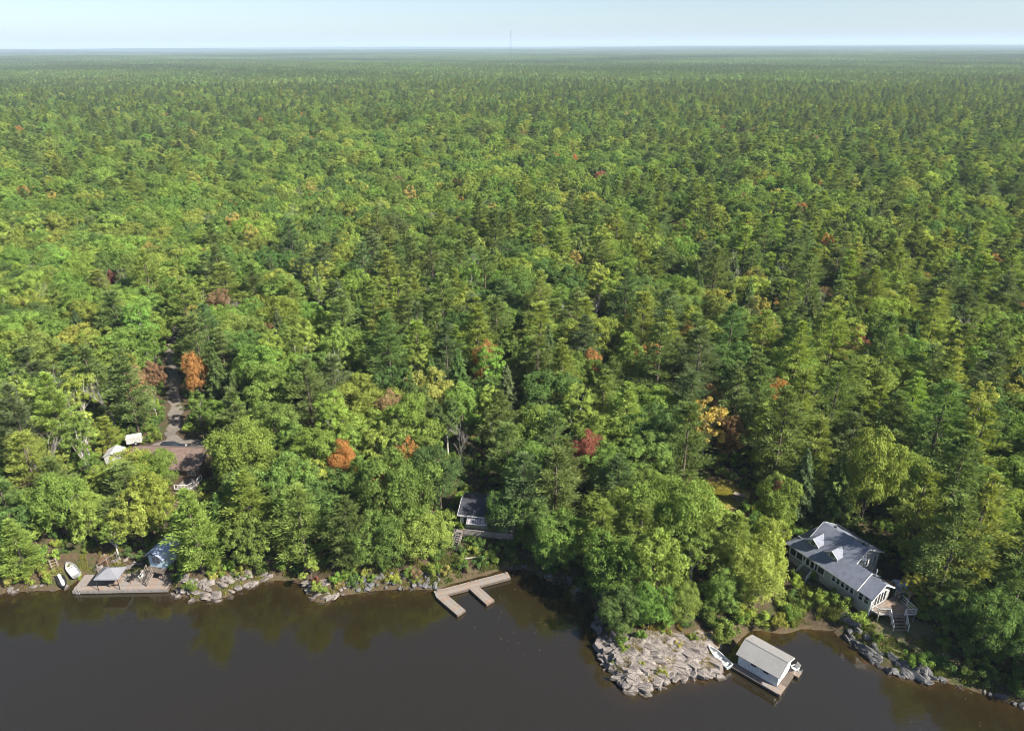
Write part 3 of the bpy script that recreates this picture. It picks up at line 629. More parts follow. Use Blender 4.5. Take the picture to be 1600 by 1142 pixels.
for x, y, d in zip(_cx, _cy, _cd):
    x, y, d = float(x), float(y), float(d)
    if y < 70 and 9 < x < 40: continue
    if clash(x, y, 2.2, .60): continue
    kind, col = species(x, y)
    rare = col in ('orange', 'russet', 'red', 'golden')
    v = int(RNG.integers(len(PROTO[kind]))); ph, pr_ = PROTO[kind][v][2:]
    h = ph * RNG.uniform(.82, 1.12) * (.75 + .28 * float(sm(d, 2, 30))); rs = RNG.uniform(.88, 1.12)
    if kind == 'pine_tree': h *= 1.08
    if rare and col != 'golden': h *= .80; rs *= .66
    r = pr_ * (h / ph) ** .5 * rs
    if clash(x, y, r, .57): continue
    ok = True; z = gz(x, y)
    if y < 190 and blocked(x, y, r, h, z):
        h *= .55; rs *= .75; r = pr_ * (h / ph) ** .5 * rs
        if blocked(x, y, r, h, z): ok = False
    if not ok: continue
    t = dict(kind=kind, x=x, y=y, z=z - .1, h=h, sz=h / ph, sx=(h / ph) ** .5 * rs, r=r, v=v, colour=col, label=None, rz=RNG.uniform(0, 6.28), hero=False)
    TREES.append(t); put(t)

# ------------------------------------------------------------------ which trees stand as single objects, and their labels
for t in TREES:
    t['D'] = math.hypot(t['x'], t['y']); t['view'] = abs(t['x']) < .745 * (t['y'] * math.cos(_p) + (CAM_Z - t['h']) * math.sin(_p)) + t['r']
CAPS = {'pine_tree': 300, 'broadleaf_tree': 300, 'maple_tree': 300, 'poplar_tree': 300, 'conical_evergreen': 300, 'bare_tree': 60, 'sapling_tree': 50}
single = []; mass = []
cnt = {}
for t in sorted(TREES, key=lambda q: q['D']):
    k = t['kind']
    if t['view'] and (t['hero'] or cnt.get(k, 0) < CAPS[k]): cnt[k] = cnt.get(k, 0) + 1; single.append(t)
    else: mass.append(t)
print('TREES single', cnt, 'mass', len(mass))
LAND = {'the brown-roofed cottage': (-57, 101), 'the left dock': (-56, 79), 'the small blue-roofed cabin': (-50.6, 82), 'the middle cottage': (-4, 90), 'the middle dock': (-6, 76),
        'the grey house': (44, 77), 'the boathouse': (31, 63), 'the grassy clearing': (33.6, 95.6), 'the left rocky shore': (-40, 77), 'the rock spur': (-26, 76), 'the white shed': (-68.5, 104)}
ORD = ['', 'second ', 'third ', 'fourth ', 'fifth ', 'sixth ', 'seventh ', 'eighth ', 'ninth ', 'tenth ', 'eleventh ', 'twelfth ']
SHAPE = {'pine_tree': 'layered pine', 'broadleaf_tree': 'round-crowned broadleaf tree', 'maple_tree': 'domed maple-like tree', 'poplar_tree': 'slender leafy tree', 'conical_evergreen': 'conical evergreen', 'bare_tree': 'bare grey tree', 'sapling_tree': 'sapling'}
CAT = {'pine_tree': 'pine tree', 'broadleaf_tree': 'broadleaf tree', 'maple_tree': 'maple tree', 'poplar_tree': 'poplar tree', 'conical_evergreen': 'evergreen tree', 'bare_tree': 'bare tree', 'sapling_tree': 'sapling'}
GRP = {k: v + 's of the lakeside forest' for k, v in CAT.items()}
near = {}
for t in single:
    if t['label']: continue
    L = min(LAND, key=lambda n: math.hypot(t['x'] - LAND[n][0], t['y'] - LAND[n][1])); dd = math.hypot(t['x'] - LAND[L][0], t['y'] - LAND[L][1])
    rare = t['colour'] in ('orange', 'russet', 'red', 'golden') or t['kind'] == 'bare_tree'
    if dd < 24 or rare: near.setdefault((L, t['kind'], t['colour']), []).append((dd, t))
for (L, k, c), lst in near.items():
    lst.sort(key=lambda q: q[0])
    for n, (dd, t) in enumerate(lst):
        if n < len(ORD): t['label'] = f"{c if k != 'bare_tree' else 'leafless'} {SHAPE[k]}, {ORD[n]}nearest of its kind to {L}"
for t in single:
    if t['label']: continue
    a = t['x'] / max(t['y'], 1); side = 'far left' if a < -.42 else 'left' if a < -.14 else 'middle' if a < .16 else 'right' if a < .45 else 'far right'
    dep = 'nearer' if t['D'] < 140 else 'middle' if t['D'] < 210 else 'deeper'
    hh = 'tall ' if t['h'] > 15 else 'short ' if t['h'] < 11 else ''
    t['label'] = f"{hh}{t['colour']} {SHAPE[t['kind']]}, # from the front in the {side} {dep} forest"; t['auto'] = True
auto = {}
for t in single:
    if t.get('auto'): auto.setdefault(t['label'], []).append(t)
ORDF = ['first', 'second', 'third', 'fourth', 'fifth', 'sixth', 'seventh', 'eighth', 'ninth', 'tenth', 'eleventh', 'twelfth', 'thirteenth', 'fourteenth', 'fifteenth', 'sixteenth', 'seventeenth', 'eighteenth', 'nineteenth', 'twentieth']
for lab, lst in auto.items():
    for n, t in enumerate(sorted(lst, key=lambda q: q['y'])): t['label'] = lab.replace('#', ORDF[n]) if n < len(ORDF) else lab.replace(', # from the front', '')
def place(t):
    cm, tm, _, _ = PROTO[t['kind']][t['v']]
    e = empty(t['kind'], (t['x'], t['y'], t['z']), t['rz']); e.scale = (t['sx'], t['sx'], t['sz']); tag(e, t['label'], CAT[t['kind']], GRP[t['kind']])
    o = shared(cm, 'crown' if t['kind'] != 'bare_tree' else 'branches', e); o['tint'] = jitter(TINT[t['colour']])
    shared(tm, 'trunk', e); return e, o
for t in single:
    e, o = place(t); t['obj'] = e
    part_c = 'red' if t is _i else (('orange', 'golden', 'russet', 'red')[int(RNG.integers(4))] if t['kind'] in ('maple_tree', 'broadleaf_tree') and t['colour'] in ('green', 'light green', 'yellow-green') and RNG.uniform() < .05 else None)
    if part_c:      # some crowns have begun to turn at the top
        ph = PROTO[t['kind']][t['v']][2]; pr_ = PROTO[t['kind']][t['v']][3]; an = RNG.uniform(0, 6.28); q = 0 if t is _i else RNG.uniform(.1, .45) * pr_
        u_ = shared(PROTO['sapling_tree'][0][0], 'turning_leaves', e, (q * math.cos(an), q * math.sin(an), ph * (.62 if t is _i else RNG.uniform(.42, .6))), (0, 0, an), (.5, .5, .05 * ph)); u_['tint'] = jitter(TINT[part_c]); u_['label'] = part_c + ' leaves in the upper crown'

# ------------------------------------------------------------------ the mass of the forest beyond, as one instanced object
LOWC = bpy.data.collections.new('forest_models')
def low_model(name, me_list):
    """crown + trunk joined"""
    o = bpy.data.objects.new(name, me_list); LOWC.objects.link(o); return o
def join_meshes(name, parts):
    """parts: (crown mesh, offset, scale, tint factor) joined into one foliage mesh"""
    Vs, Fs, va = [], [], []; b = 0
    for me, off, sc, tf in parts:
        v = np.empty(len(me.vertices) * 3, np.float32); me.vertices.foreach_get('co', v); v = v.reshape(-1, 3) * np.array(sc) + np.array(off)
        f = np.empty(len(me.loops), np.int32); me.loops.foreach_get('vertex_index', f); f = f.reshape(-1, 4)
        a = np.empty(len(me.polygons), np.float32); me.attributes['var'].data.foreach_get('value', a)
        Vs.append(v); Fs.append(f + b); va.append(a * tf); b += len(v)
    return crown_mesh(name, np.vstack(Vs), np.vstack(Fs), np.concatenate(va))
MASS_KINDS = ['pine_tree', 'broadleaf_tree', 'maple_tree', 'poplar_tree', 'conical_evergreen']
MIDX = {}
names = []
for k in MASS_KINDS:
    for v, (cm, tm, h, r) in enumerate(PROTO[k]):
        nm = f'{len(names):03d}_{k}'; MIDX[(k, v)] = len(names); names.append(nm); low_model(nm, cm)
# cheap far crowns and forest patches
FARM = {'pine_tree': [pine(140 + s, 15, 3.6, .25, 1.5, 2, 9)[0] for s in range(3)], 'broadleaf_tree': [broadleaf(150 + s, 11.5, 4.7, 3, 50, 16, .42, 10)[0] for s in range(3)], 'conical_evergreen': [conical(160 + s, 14, 2.6, 700)[0] for s in range(2)]}
for k, l in FARM.items():
    for me in l: me.attributes['var'].data.foreach_get  # keep
def fatten(me, f):
    """make the sparse far crowns as dense as the near ones"""
    v = np.empty(len(me.vertices) * 3, np.float32); me.vertices.foreach_get('co', v); q = v.reshape(-1, 4, 3); c = q.mean(axis=1, keepdims=True); q = c + (q - c) * f
    me.vertices.foreach_set('co', q.ravel().astype(np.float32)); me.update()
for me in FARM['pine_tree']: fatten(me, 2.5)
for me in FARM['conical_evergreen']: fatten(me, 2.2)
PATCH = []; PS = 60.0
for s in range(4):
    rg = np.random.default_rng(300 + s); parts = []
    for gx in range(8):
        for gy in range(8):
            px, py = ((gx + rg.uniform(.1, .9)) / 8 - .5) * PS, ((gy + rg.uniform(.1, .9)) / 8 - .5) * PS
            k = 'pine_tree' if rg.uniform() < .55 else ('conical_evergreen' if rg.uniform() < .2 else 'broadleaf_tree'); me = FARM[k][rg.integers(len(FARM[k]))]
            parts.append((me, (px, py, -.3), (1.0 * rg.uniform(.9, 1.2),) * 2 + (rg.uniform(.75, 1.2),), rg.uniform(.8, 1.2) * (1.25 if k == 'broadleaf_tree' else .92)))
    nm = f'{len(names):03d}_patch'; MIDX[('patch', s)] = len(names); names.append(nm); low_model(nm, join_meshes(nm, parts))
pts, idx, rot, scl, tin = [], [], [], [], []
def mass_add(x, y, z, i, rz, s, c): pts.append((x, y, z)); idx.append(i); rot.append(rz); scl.append(s); tin.append(c)
for t in mass:
    if (t['kind'], t['v']) in MIDX: mass_add(t['x'], t['y'], t['z'], MIDX[(t['kind'], t['v'])], t['rz'], (t['sx'], t['sx'], t['sz']), jitter(TINT[t['colour']]))
R1 = 1250.0; ST = 7.7
gx = np.arange(-1100, 1100, ST); gy = np.arange(150, R1, ST); X, Y = np.meshgrid(gx, gy); X = (X + RNG.uniform(-.46, .46, X.shape) * ST).ravel(); Y = (Y + RNG.uniform(-.46, .46, Y.shape) * ST).ravel()
D = np.hypot(X, Y); ok = (D > NEAR_R) & (D < R1) & (np.abs(X) < .78 * Y + 30) & (RNG.uniform(size=X.shape) < .93); X, Y = X[ok], Y[ok]; Z = ground_z(X, Y)
for x, y, z in zip(X, Y, Z):
    k, c = species(float(x), float(y))
    if k == 'bare_tree': k, c = 'broadleaf_tree', 'green'
    v = int(RNG.integers(len(PROTO[k]))); s = RNG.uniform(.8, 1.2); w = s ** .5 * RNG.uniform(.95, 1.2)
    if c in ('orange', 'russet', 'red'): s *= .85; w *= .62
    mass_add(x, y, z - .1, MIDX[(k, v)], RNG.uniform(0, 6.28), (w, w, s), jitter(TINT[c]))
R2 = 7000.0
gx = np.arange(-6000, 6000, PS * .97); gy = np.arange(900, R2, PS * .97); X, Y = np.meshgrid(gx, gy); X, Y = X.ravel(), Y.ravel(); D = np.hypot(X, Y)
ok = (D > R1 + 10) & (D < R2) & (np.abs(X) < .78 * Y + 60); X, Y = X[ok], Y[ok]; Z = ground_z(X, Y)
for x, y, z in zip(X, Y, Z):
    g = wav(np.array([x]), np.array([y]), .004, 7)[0]; c = np.array(TINT['pine green']) * (.95 + .22 * g) + np.array(TINT['green']) * (.16 + .14 * g)
    mass_add(x, y, z, MIDX[('patch', int(RNG.integers(4)))], float(RNG.integers(4)) * math.pi / 2, (1, 1, 1), jitter(tuple(c), .10))
me = bpy.data.meshes.new('forest'); me.from_pydata(pts, [], [])
a = me.attributes.new('model', 'INT', 'POINT'); a.data.foreach_set('value', np.array(idx, dtype=np.int32))
a = me.attributes.new('turn', 'FLOAT', 'POINT'); a.data.foreach_set('value', np.array(rot, dtype=np.float32))
a = me.attributes.new('size', 'FLOAT_VECTOR', 'POINT'); a.data.foreach_set('vector', np.array(scl, dtype=np.float32).ravel())
a = me.attributes.new('tint', 'FLOAT_COLOR', 'POINT'); a.data.foreach_set('color', np.column_stack([np.array(tin), np.ones(len(tin))]).astype(np.float32).ravel())
print('MASS POINTS', len(pts))
def scatter_nodes(name, coll):
    ng = bpy.data.node_groups.new(name, 'GeometryNodeTree')
    ng.interface.new_socket('Geometry', in_out='INPUT', socket_type='NodeSocketGeometry'); ng.interface.new_socket('Geometry', in_out='OUTPUT', socket_type='NodeSocketGeometry')
    N = ng.nodes; L = ng.links; gi = N.new('NodeGroupInput'); go = N.new('NodeGroupOutput'); iop = N.new('GeometryNodeInstanceOnPoints')
    ci = N.new('GeometryNodeCollectionInfo'); ci.inputs[0].default_value = coll; ci.inputs[1].default_value = True; ci.inputs[2].default_value = True
    L.new(gi.outputs[0], iop.inputs['Points']); L.new(ci.outputs[0], iop.inputs['Instance']); iop.inputs['Pick Instance'].default_value = True
    def nat(nm, ty):
        n = N.new('GeometryNodeInputNamedAttribute'); n.data_type = ty; n.inputs[0].default_value = nm; return n.outputs[0]
    L.new(nat('model', 'INT'), iop.inputs['Instance Index']); L.new(nat('size', 'FLOAT_VECTOR'), iop.inputs['Scale'])
    cx = N.new('ShaderNodeCombineXYZ'); L.new(nat('turn', 'FLOAT'), cx.inputs[2]); L.new(cx.outputs[0], iop.inputs['Rotation'])
    L.new(iop.outputs[0], go.inputs[0]); return ng
fo = link(bpy.data.objects.new('forest', me)); md = fo.modifiers.new('scatter', 'NODES'); md.node_group = scatter_nodes('forest_scatter', LOWC)
tag(fo, 'unbroken mixed forest of pines and broadleaf trees running to the horizon', 'forest', kind='stuff')

# the farthest forest, where no tree can be told apart: a rough canopy sheet to the horizon
def far_canopy():
    m, nt, out = new_mat('far_canopy'); b = nt.nodes.new('ShaderNodeBsdfPrincipled'); b.inputs['Roughness'].default_value = 1; b.inputs['Specular IOR Level'].default_value = 0
    n = noise(nt, .012, 6, .7); r = ramp(nt, n.outputs['Fac'], [(.3, (.028, .048, .016)), (.7, (.055, .085, .024))]); nt.links.new(r.outputs[0], b.inputs['Base Color']); nt.links.new(b.outputs[0], out.inputs[0])
    rows = [R2 - 150]
    while rows[-1] < 26500: rows.append(rows[-1] * 1.022)
    th = np.linspace(math.radians(90 - 43), math.radians(90 + 43), 420); Rr, T = np.meshgrid(np.array(rows), th, indexing='ij'); X, Y = (Rr * np.cos(T)).ravel(), (Rr * np.sin(T)).ravel()
    Z = ground_z(X, Y) + 11 + RNG.uniform(-3, 3, X.shape); nx, ny = len(th), len(rows)
    i = (np.arange(ny - 1)[:, None] * nx + np.arange(nx - 1)[None]).ravel(); F = np.column_stack([i, i + 1, i + 1 + nx, i + nx])
    o = link(bpy.data.objects.new('far_forest', mesh_np('far_forest', np.column_stack([X, Y, Z]), F, m))); tag(o, 'farthest forest fading blue along the horizon', 'forest', kind='stuff')
far_canopy()

# ------------------------------------------------------------------ small building kit
def window(parent, w, h, mat_frame=None, glass=None, at=(0, 0, 0), rz=0, mull=0, bars=0, t=.07, name='window', proud=.05):
    """window facing local -y: frame ring, pane, optional mullions; parent part 'window' with sub-parts"""
    mat_frame = mat_frame or WHITE; glass = glass or GLASS
    m = MB(); m.box(-w/2-t, w/2+t, -proud, .04, -t, 0); m.box(-w/2-t, w/2+t, -proud, .04, h, h+t); m.box(-w/2-t, -w/2, -proud, .04, 0, h); m.box(w/2, w/2+t, -proud, .04, 0, h)
    for k in range(mull): x = -w/2 + w * (k+1) / (mull+1); m.box(x-.025, x+.025, -proud+.012, .03, 0, h)
    for k in range(bars): z = h * (k+1) / (bars+1); m.box(-w/2, w/2, -proud+.016, .03, z-.02, z+.02)
    o = m.build(name, mat_frame, parent, loc=at, rz=rz)
    MB().box(-w/2+.001, w/2-.001, -.006, .02, .001, h-.001).build('pane', glass, o)
    return o
def plank_row(parent, x0, x1, y0, y1, z, w, th, mat, along='y', gap=.012, name='plank', jit=.012):
    """planks side by side; along = the direction each plank runs"""
    L = (x1 - x0) if along == 'y' else (y1 - y0); n = max(1, int(round(L / w))); w = L / n
    ms = []
    for mm in {WOOD: (WOOD, WOOD, WOODR, WOODG), WOODG: (WOODG, WOODG, WOOD)}.get(mat, (mat,)):
        if along == 'y': me = MB().box(0, w - gap, 0, y1 - y0, 0, th).build('tmp', mm)
        else: me = MB().box(0, x1 - x0, 0, w - gap, 0, th).build('tmp', mm)
        ms.append(me.data); bpy.data.objects.remove(me)
    for k in range(n):
        j = RNG.uniform(-jit, jit); mesh = ms[int(RNG.integers(len(ms)))]
        shared(mesh, name, parent, (x0 + k * w, y0 + j, z + RNG.uniform(-.004, .004)) if along == 'y' else (x0 + j, y0 + k * w, z + RNG.uniform(-.004, .004)))
def railing(parent, pts, h, mat, rails=(1.0, .5), post=.09, name='railing', baluster=0):
    m = MB()
    for p, q in zip(pts[:-1], pts[1:]):
        p, q = Vector(p), Vector(q); n = max(1, int((q - p).length / 1.5))
        for f in rails: m.bar(p + Vector((0, 0, h * f)), q + Vector((0, 0, h * f)), .07, .06)
        for i in range(n + 1): a = p.lerp(q, i / n); m.bar(a, a + Vector((0, 0, h + .04)), post)
        if baluster:
            nb = int((q - p).length / baluster)
            for i in range(1, nb): a = p.lerp(q, i / nb); m.bar(a + Vector((0, 0, h * .12)), a + Vector((0, 0, h * .96)), .03)
    return m.build(name, mat, parent)
def stairs(parent, top, bottom, width, n, mat, name='staircase', rail=None, tread_mat=None):
    """top/bottom: centre points of the flight; stringers plus one object per tread"""
    top, bottom = Vector(top), Vector(bottom); d = bottom - top; f = Vector((d.x, d.y, 0)).normalized(); s = Vector((-f.y, f.x, 0)); m = MB()
    for k in (-1, 1): m.bar(top + s * k * width/2 + Vector((0, 0, -.12)), bottom + s * k * width/2 + Vector((0, 0, -.12)), .06, .22)
    o = m.build(name, mat, parent); run = Vector((d.x, d.y, 0)).length / n
    tm = MB().box(-run*.52, run*.52, -width/2+.032, width/2-.032, -.025, .025).build('tmp', tread_mat or mat); me = tm.data; bpy.data.objects.remove(tm)
    a = math.atan2(f.y, f.x)
    for k in range(n): p = top + d * ((k + .5) / n); shared(me, 'tread', o, p, (0, 0, a))
    if rail:
        r = MB()
        for k in (-1, 1):
            P = top + s * k * (width/2 + .07); Q = bottom + s * k * (width/2 + .07); r.bar(P + Vector((0, 0, .9)), Q + Vector((0, 0, .9)), .07); r.bar(P + Vector((0, 0, .45)), Q + Vector((0, 0, .45)), .04)
            for u in (0, .5, 1): a_ = P.lerp(Q, u); r.bar(a_ + Vector((0, 0, -.25)), a_ + Vector((0, 0, .94)), .07)
        r.build('handrail', rail, o)
    return o
def gable_roof(parent, x0, x1, y0, y1, ze, zr, mat, th=.10, trim=None, ym=None):
    """ridge along x; two slopes as parts, rake and eave trim"""
    ym = (y0 + y1) / 2 if ym is None else ym; root = None
    for k, (a, b) in enumerate(((y0, ym), (y1, ym))):
        sl = (zr - ze) / (b - a); m = MB().slab([(x0, a), (x1, a), (x1, b), (x0, b)], lambda x, y: ze + (y - a) * sl, th); o = m.build('roof_slope', mat, parent)
    if trim:
        for x in (x0, x1):
            for a in (y0, y1): MB().bar((x, a, ze - th * .6), (x, ym, zr - th * .6), .05, .16).build('rake_board', trim, parent)
        MB().box(x0, x1, y0 - .05, y0 - .003, ze - .19, ze - .02).build('fascia', trim, parent); MB().box(x0, x1, y1 + .003, y1 + .05, ze - .19, ze - .02).build('fascia', trim, parent)
def to_world(root, p): return root.matrix_world @ Vector(p)

# ------------------------------------------------------------------ grey house (right): x along the front, y to the back, z up from its pad
HZ = 2.62
house = empty('lake_house', (39.11, 80.57, HZ), math.radians(-59.2)); bpy.context.view_layer.update()
tag(house, 'grey wooden lake house with blue-grey roof, two dormers, long wing and end deck', 'house')
def wall_box(name, mat, *b, parent=None): return MB().box(*b).build(name, mat, parent or house)
rf = lambda x, y: 3.1 + (y + .3) * .66
# foundation and porch
wall_box('foundation', CONC, .3, 12.9, .32, 4.2, -.8, .75)
wall_box('porch_floor', WOODG, .25, 6.1, .26, 1.5, .98, 1.12)
wall_box('porch_base', GREYB, .28, 6.05, .27, .34, .752, 1.3)
wall_box('porch_back_wall', GREYB, .3, 6.0, 1.45, 1.55, 1.12, 3.9)
wall_box('porch_side_wall', GREYB, .28, .36, .35, 6.2, -.6, 3.0)
wall_box('porch_header', GREYB, .28, 6.05, .27, .34, 2.86, 3.12)
for x in (.32, 1.4, 2.52, 2.95, 4.45, 4.9, 5.98): MB().box(x - .06, x + .06, .2, .33, 1.362, 2.86).build('porch_post', WHITE, house)
MB().box(.26, 6.04, .2, .265, 1.26, 1.36).build('porch_sill', WHITE, house)
for x0, x1 in ((.39, 1.33), (1.47, 2.45), (4.97, 5.42), (5.45, 5.91), (2.59, 2.88), (4.52, 4.83)):
    MB().box(x0, x1, .285, .30, 1.36, 2.86).build('screen_panel', SCREEN, house)
for x in (3.32, 4.08):
    d = MB().box(x - .35, x + .35, .23, .28, 1.14, 2.84).build('porch_door', WHITE, house); MB().box(x - .24, x + .24, .215, .228, 1.3, 2.7).build('pane', GLASS, d); MB().bar((x + .28, .2, 1.9), (x + .28, .2, 2.05), .03).build('handle', DARK, d)
st = stairs(house, (3.7, .1, 1.02), (3.7, -1.25, .0), 1.5, 5, WOODG, rail=WHITE)
# wing
wall_box('wing_wall', GREYB, 6.06, 10.95, .26, 4.15, .752, 3.15)
wall_box('wing_end_wall', GREYB, 10.952, 12.9, .28, 4.13, .752, 3.0)
for k in range(5): window(house, .46, 1.15, at=(7.45 + .68 * k, .255, 1.62), bars=1)
for k in range(2): window(house, .56, 1.2, at=(11.45 + .82 * k, .275, 1.55), bars=1)
MB().prism_x([(.28, 2.995), (4.13, 2.995), (2.2, 4.28)], 12.84, 12.9).build('gable_wall', GREYB, house)
MB().prism_x([(.28, 3.145), (4.15, 3.145), (2.2, 4.55)], 10.88, 10.94).build('gable_wall', GREYB, house)
m = MB().box(12.9, 12.97, .22, .36, -.6, 3.0); m.box(12.78, 12.9, .2, .27, -.6, 3.0); m.build('corner_board', WHITE, house)
for k in range(4): window(house, .5, 1.75, at=(12.91, 1.2 + .62 * k, 1.16), rz=math.radians(90), name='glass_door', t=.055)
# main block
wall_box('main_wall', GREYB, 2.3, 8.6, 1.56, 8.0, -.8, 4.1)
for x in (2.31, 8.54): MB().prism_x([(1.6, 4.09), (7.98, 4.09), (4.4, 5.98)], x, x + .06).build('gable_wall', GREYB, house)
for y in (5.15, 6.95):
    w = window(house, .5, .8, at=(8.61, y, 2.95), rz=math.radians(90), bars=1)
    for s in (-1, 1): MB().box(s * .47 - .13, s * .47 + .13, -.05, -.002, -.05, .86).build('shutter', WHITE, w)
# roofs
MB().slab([(-.2, -.3), (11.1, -.3), (11.1, 2.2), (8.9, 2.2), (8.9, 4.4), (1.9, 4.4), (1.9, 1.8)], rf, .10).build('front_roof_slope', ROOFG, house)
MB().slab([(-.2, -.3), (1.9, 1.8), (1.9, 6.4), (-.2, 6.4)], lambda x, y: 3.1 + (x + .2) * .66, .10).build('porch_roof_slope', ROOFG, house)
MB().slab([(1.9, 4.4), (8.9, 4.4), (8.9, 8.4), (1.9, 8.4)], lambda x, y: 6.2 - (y - 4.4) * .53, .10).build('back_roof_slope', ROOFG, house)
MB().slab([(8.66, 2.2), (11.1, 2.2), (11.1, 4.5), (8.66, 4.5)], lambda x, y: 4.75 - (y - 2.2) * .66, .10).build('wing_back_roof_slope', ROOFG, house)
gable_roof(house, 11.1, 13.25, -.16, 4.5, 2.98, 4.5, ROOFG, .10, ym=2.2)
for P_, Q_ in (((8.92, 2.2, 4.66), (8.92, 4.4, 6.12)), ((8.92, 4.4, 6.12), (8.92, 8.42, 3.98)), ((1.88, 1.8, 4.40), (1.88, 4.4, 6.12)), ((1.88, 4.4, 6.12), (1.88, 8.42, 3.98)), ((11.13, -.3, 3.04), (11.13, 2.2, 4.69)), ((11.13, 2.2, 4.69), (11.13, 4.5, 3.17)), ((13.27, -.16, 2.92), (13.27, 2.2, 4.44)), ((13.27, 2.2, 4.44), (13.27, 4.5, 2.92))): MB().bar(P_, Q_, .05, .18).build('rake_board', WHITE, house)
MB().box(-.2, 11.1, -.36, -.305, 2.93, 3.06).build('gutter', GREYB, house)
MB().tube((12.98, .12, 2.9), (12.98, .12, -.3), .05, .05, 6).build('downpipe', WHITE, house)
# dormers
for s0 in (2.15, 5.15):
    w = 1.7; yf = 1.15; zb = rf(0, yf); ze = zb + .72; za = ze + .62; xm = s0 + w / 2; yb = (za - 3.1) / .66 - .3; ye = (ze - 3.1) / .66 - .3
    dm = MB().add([(s0, yf, zb-.1), (s0+w, yf, zb-.1), (s0+w, yf, ze), (xm, yf, za-.06), (s0, yf, ze), (s0, ye, ze), (s0+w, ye, ze)], [(0, 1, 2, 3, 4), (0, 4, 5), (1, 6, 2)]).build('dormer', GREYB, house)
    mm = MB()
    for sg in (-1, 1):
        xo = xm + sg * (w / 2 + .22); zo = ze - .16; yo = (zo - 3.1) / .66 - .3
        P = [(xm, yf - .28, za), (xo, yf - .28, zo), (xo, yo, zo), (xm, yb, za)]; mm.add(P + [(a, b, c - .07) for a, b, c in P], [(0, 1, 2, 3), (7, 6, 5, 4), (0, 4, 5, 1), (1, 5, 6, 2), (2, 6, 7, 3), (3, 7, 4, 0)])
    mm.build('dormer_roof', ROOFBL if False else ROOFG, dm)
    tr = MB()
    for sg in (-1, 1): tr.bar((xm, yf - .30, za - .06), (xm + sg * (w / 2 + .22), yf - .30, ze - .22), .04, .12)
    tr.build('trim_board', WHITE, dm)
    ww = window(house, .62, .58, at=(xm, yf - .01, zb + .16), mull=0, bars=1)
    arch = MB().prism_y([(-.36, .59), (.36, .59), (.24, .86), (0, 1.0), (-.24, .86)], -.05, .01).build('arch_frame', WHITE, ww); MB().prism_y([(-.26, .65), (.26, .65), (.17, .82), (0, .92), (-.17, .82)], -.062, -.052).build('arch_pane', GLASS, ww)
MB().tube((11.4, 2.75, 4.2), (11.4, 2.75, 5.35), .09, .09, 8).build('flue_pipe', ALU, house)
for x, y in ((3.4, 4.9), (7.6, 5.2), (12.4, 2.9)):
    z = (6.2 - (y - 4.4) * .53) if x < 9 else 4.5 - (y - 2.2) * .66
    MB().box(x - .16, x + .16, y - .16, y + .16, z - .1, z + .22).build('roof_vent', DARK, house)
# satellite dish on the gable
sdm = MB(); n = 12
ring = [[(.36 * r * math.cos(t), -.10 * (1 - r * r), .36 * r * math.sin(t)) for t in [2 * math.pi * i / n for i in range(n)]] for r in (.02, .5, 1)]
vs_ = [p for r in ring for p in r]; sdm.add(vs_, [(j * n + i, j * n + (i + 1) % n, (j + 1) * n + (i + 1) % n, (j + 1) * n + i) for j in range(2) for i in range(n)]); sdm.bar((0, .02, 0), (0, .25, -.1), .04)
so = sdm.build('satellite_dish', WHITE, house, loc=(8.8, 4.05, 4.6), rz=math.radians(70))
# deck at the wing end
deck = empty('deck', tuple(to_world(house, (0, 0, 0))), math.radians(-59.2)); tag(deck, 'wooden deck with white railing at the end of the grey house wing', 'deck')
poly = [(12.99, .35), (14.0, .5), (16.55, 4.6), (13.4, 5.6), (12.99, 5.6)]
MB().slab(poly, lambda x, y: .96, .14).build('deck_frame', WOODG, deck)
def clip_poly(yc):
    xs = []
    for (ax, ay), (bx, by) in zip(poly, poly[1:] + poly[:1]):
        if (ay - yc) * (by - yc) < 0: xs.append(ax + (bx - ax) * (yc - ay) / (by - ay))
    return (min(xs), max(xs)) if len(xs) >= 2 else None
y = .42
while y < 5.55:
    r_ = clip_poly(y + .11)
    if r_: MB().box(r_[0] + .005, r_[1], y, y + .215, .963, .998).build('plank', WOODR if RNG.uniform() < .35 else WOOD, deck)
    y += .225
railing(deck, [(13.1, .42, .96), (14.0, .56, .96), (14.72, 1.72, .96)], .95, WHITE, (1.0, .12))
railing(deck, [(15.78, 3.42, .96), (16.5, 4.56, .96), (13.45, 5.52, .96), (13.05, 5.52, .96)], .95, WHITE, (1.0, .55, .12))
for a, b in ((14, .6), (16.4, 4.55), (15.2, 2.6), (13.5, 5.4)): MB().bar((a, b, -.6), (a, b, .82), .12).build('post', WOODG, deck)
stairs(deck, (15.28, 2.55, .93), (16.5, 1.82, -.42), 1.75, 5, WOODR, rail=WHITE)
bbq = empty('barbecue', tuple(to_world(house, (13.9, 4.9, 1.0))), .4); tag(bbq, 'dark covered barbecue standing at the back of the deck', 'barbecue')
MB().box(-.32, .32, -.24, .24, .45, .8).build('body', DARK, bbq); MB().prism_x([(-.24, .805), (.24, .805), (.2, 1.0), (0, 1.1), (-.2, 1.0)], -.32, .32).build('lid', DARK, bbq)
for a in (-.27, .27):
    for b in (-.19, .19): MB().bar((a, b, 0), (a, b, .45), .05).build('leg', DARK, bbq)
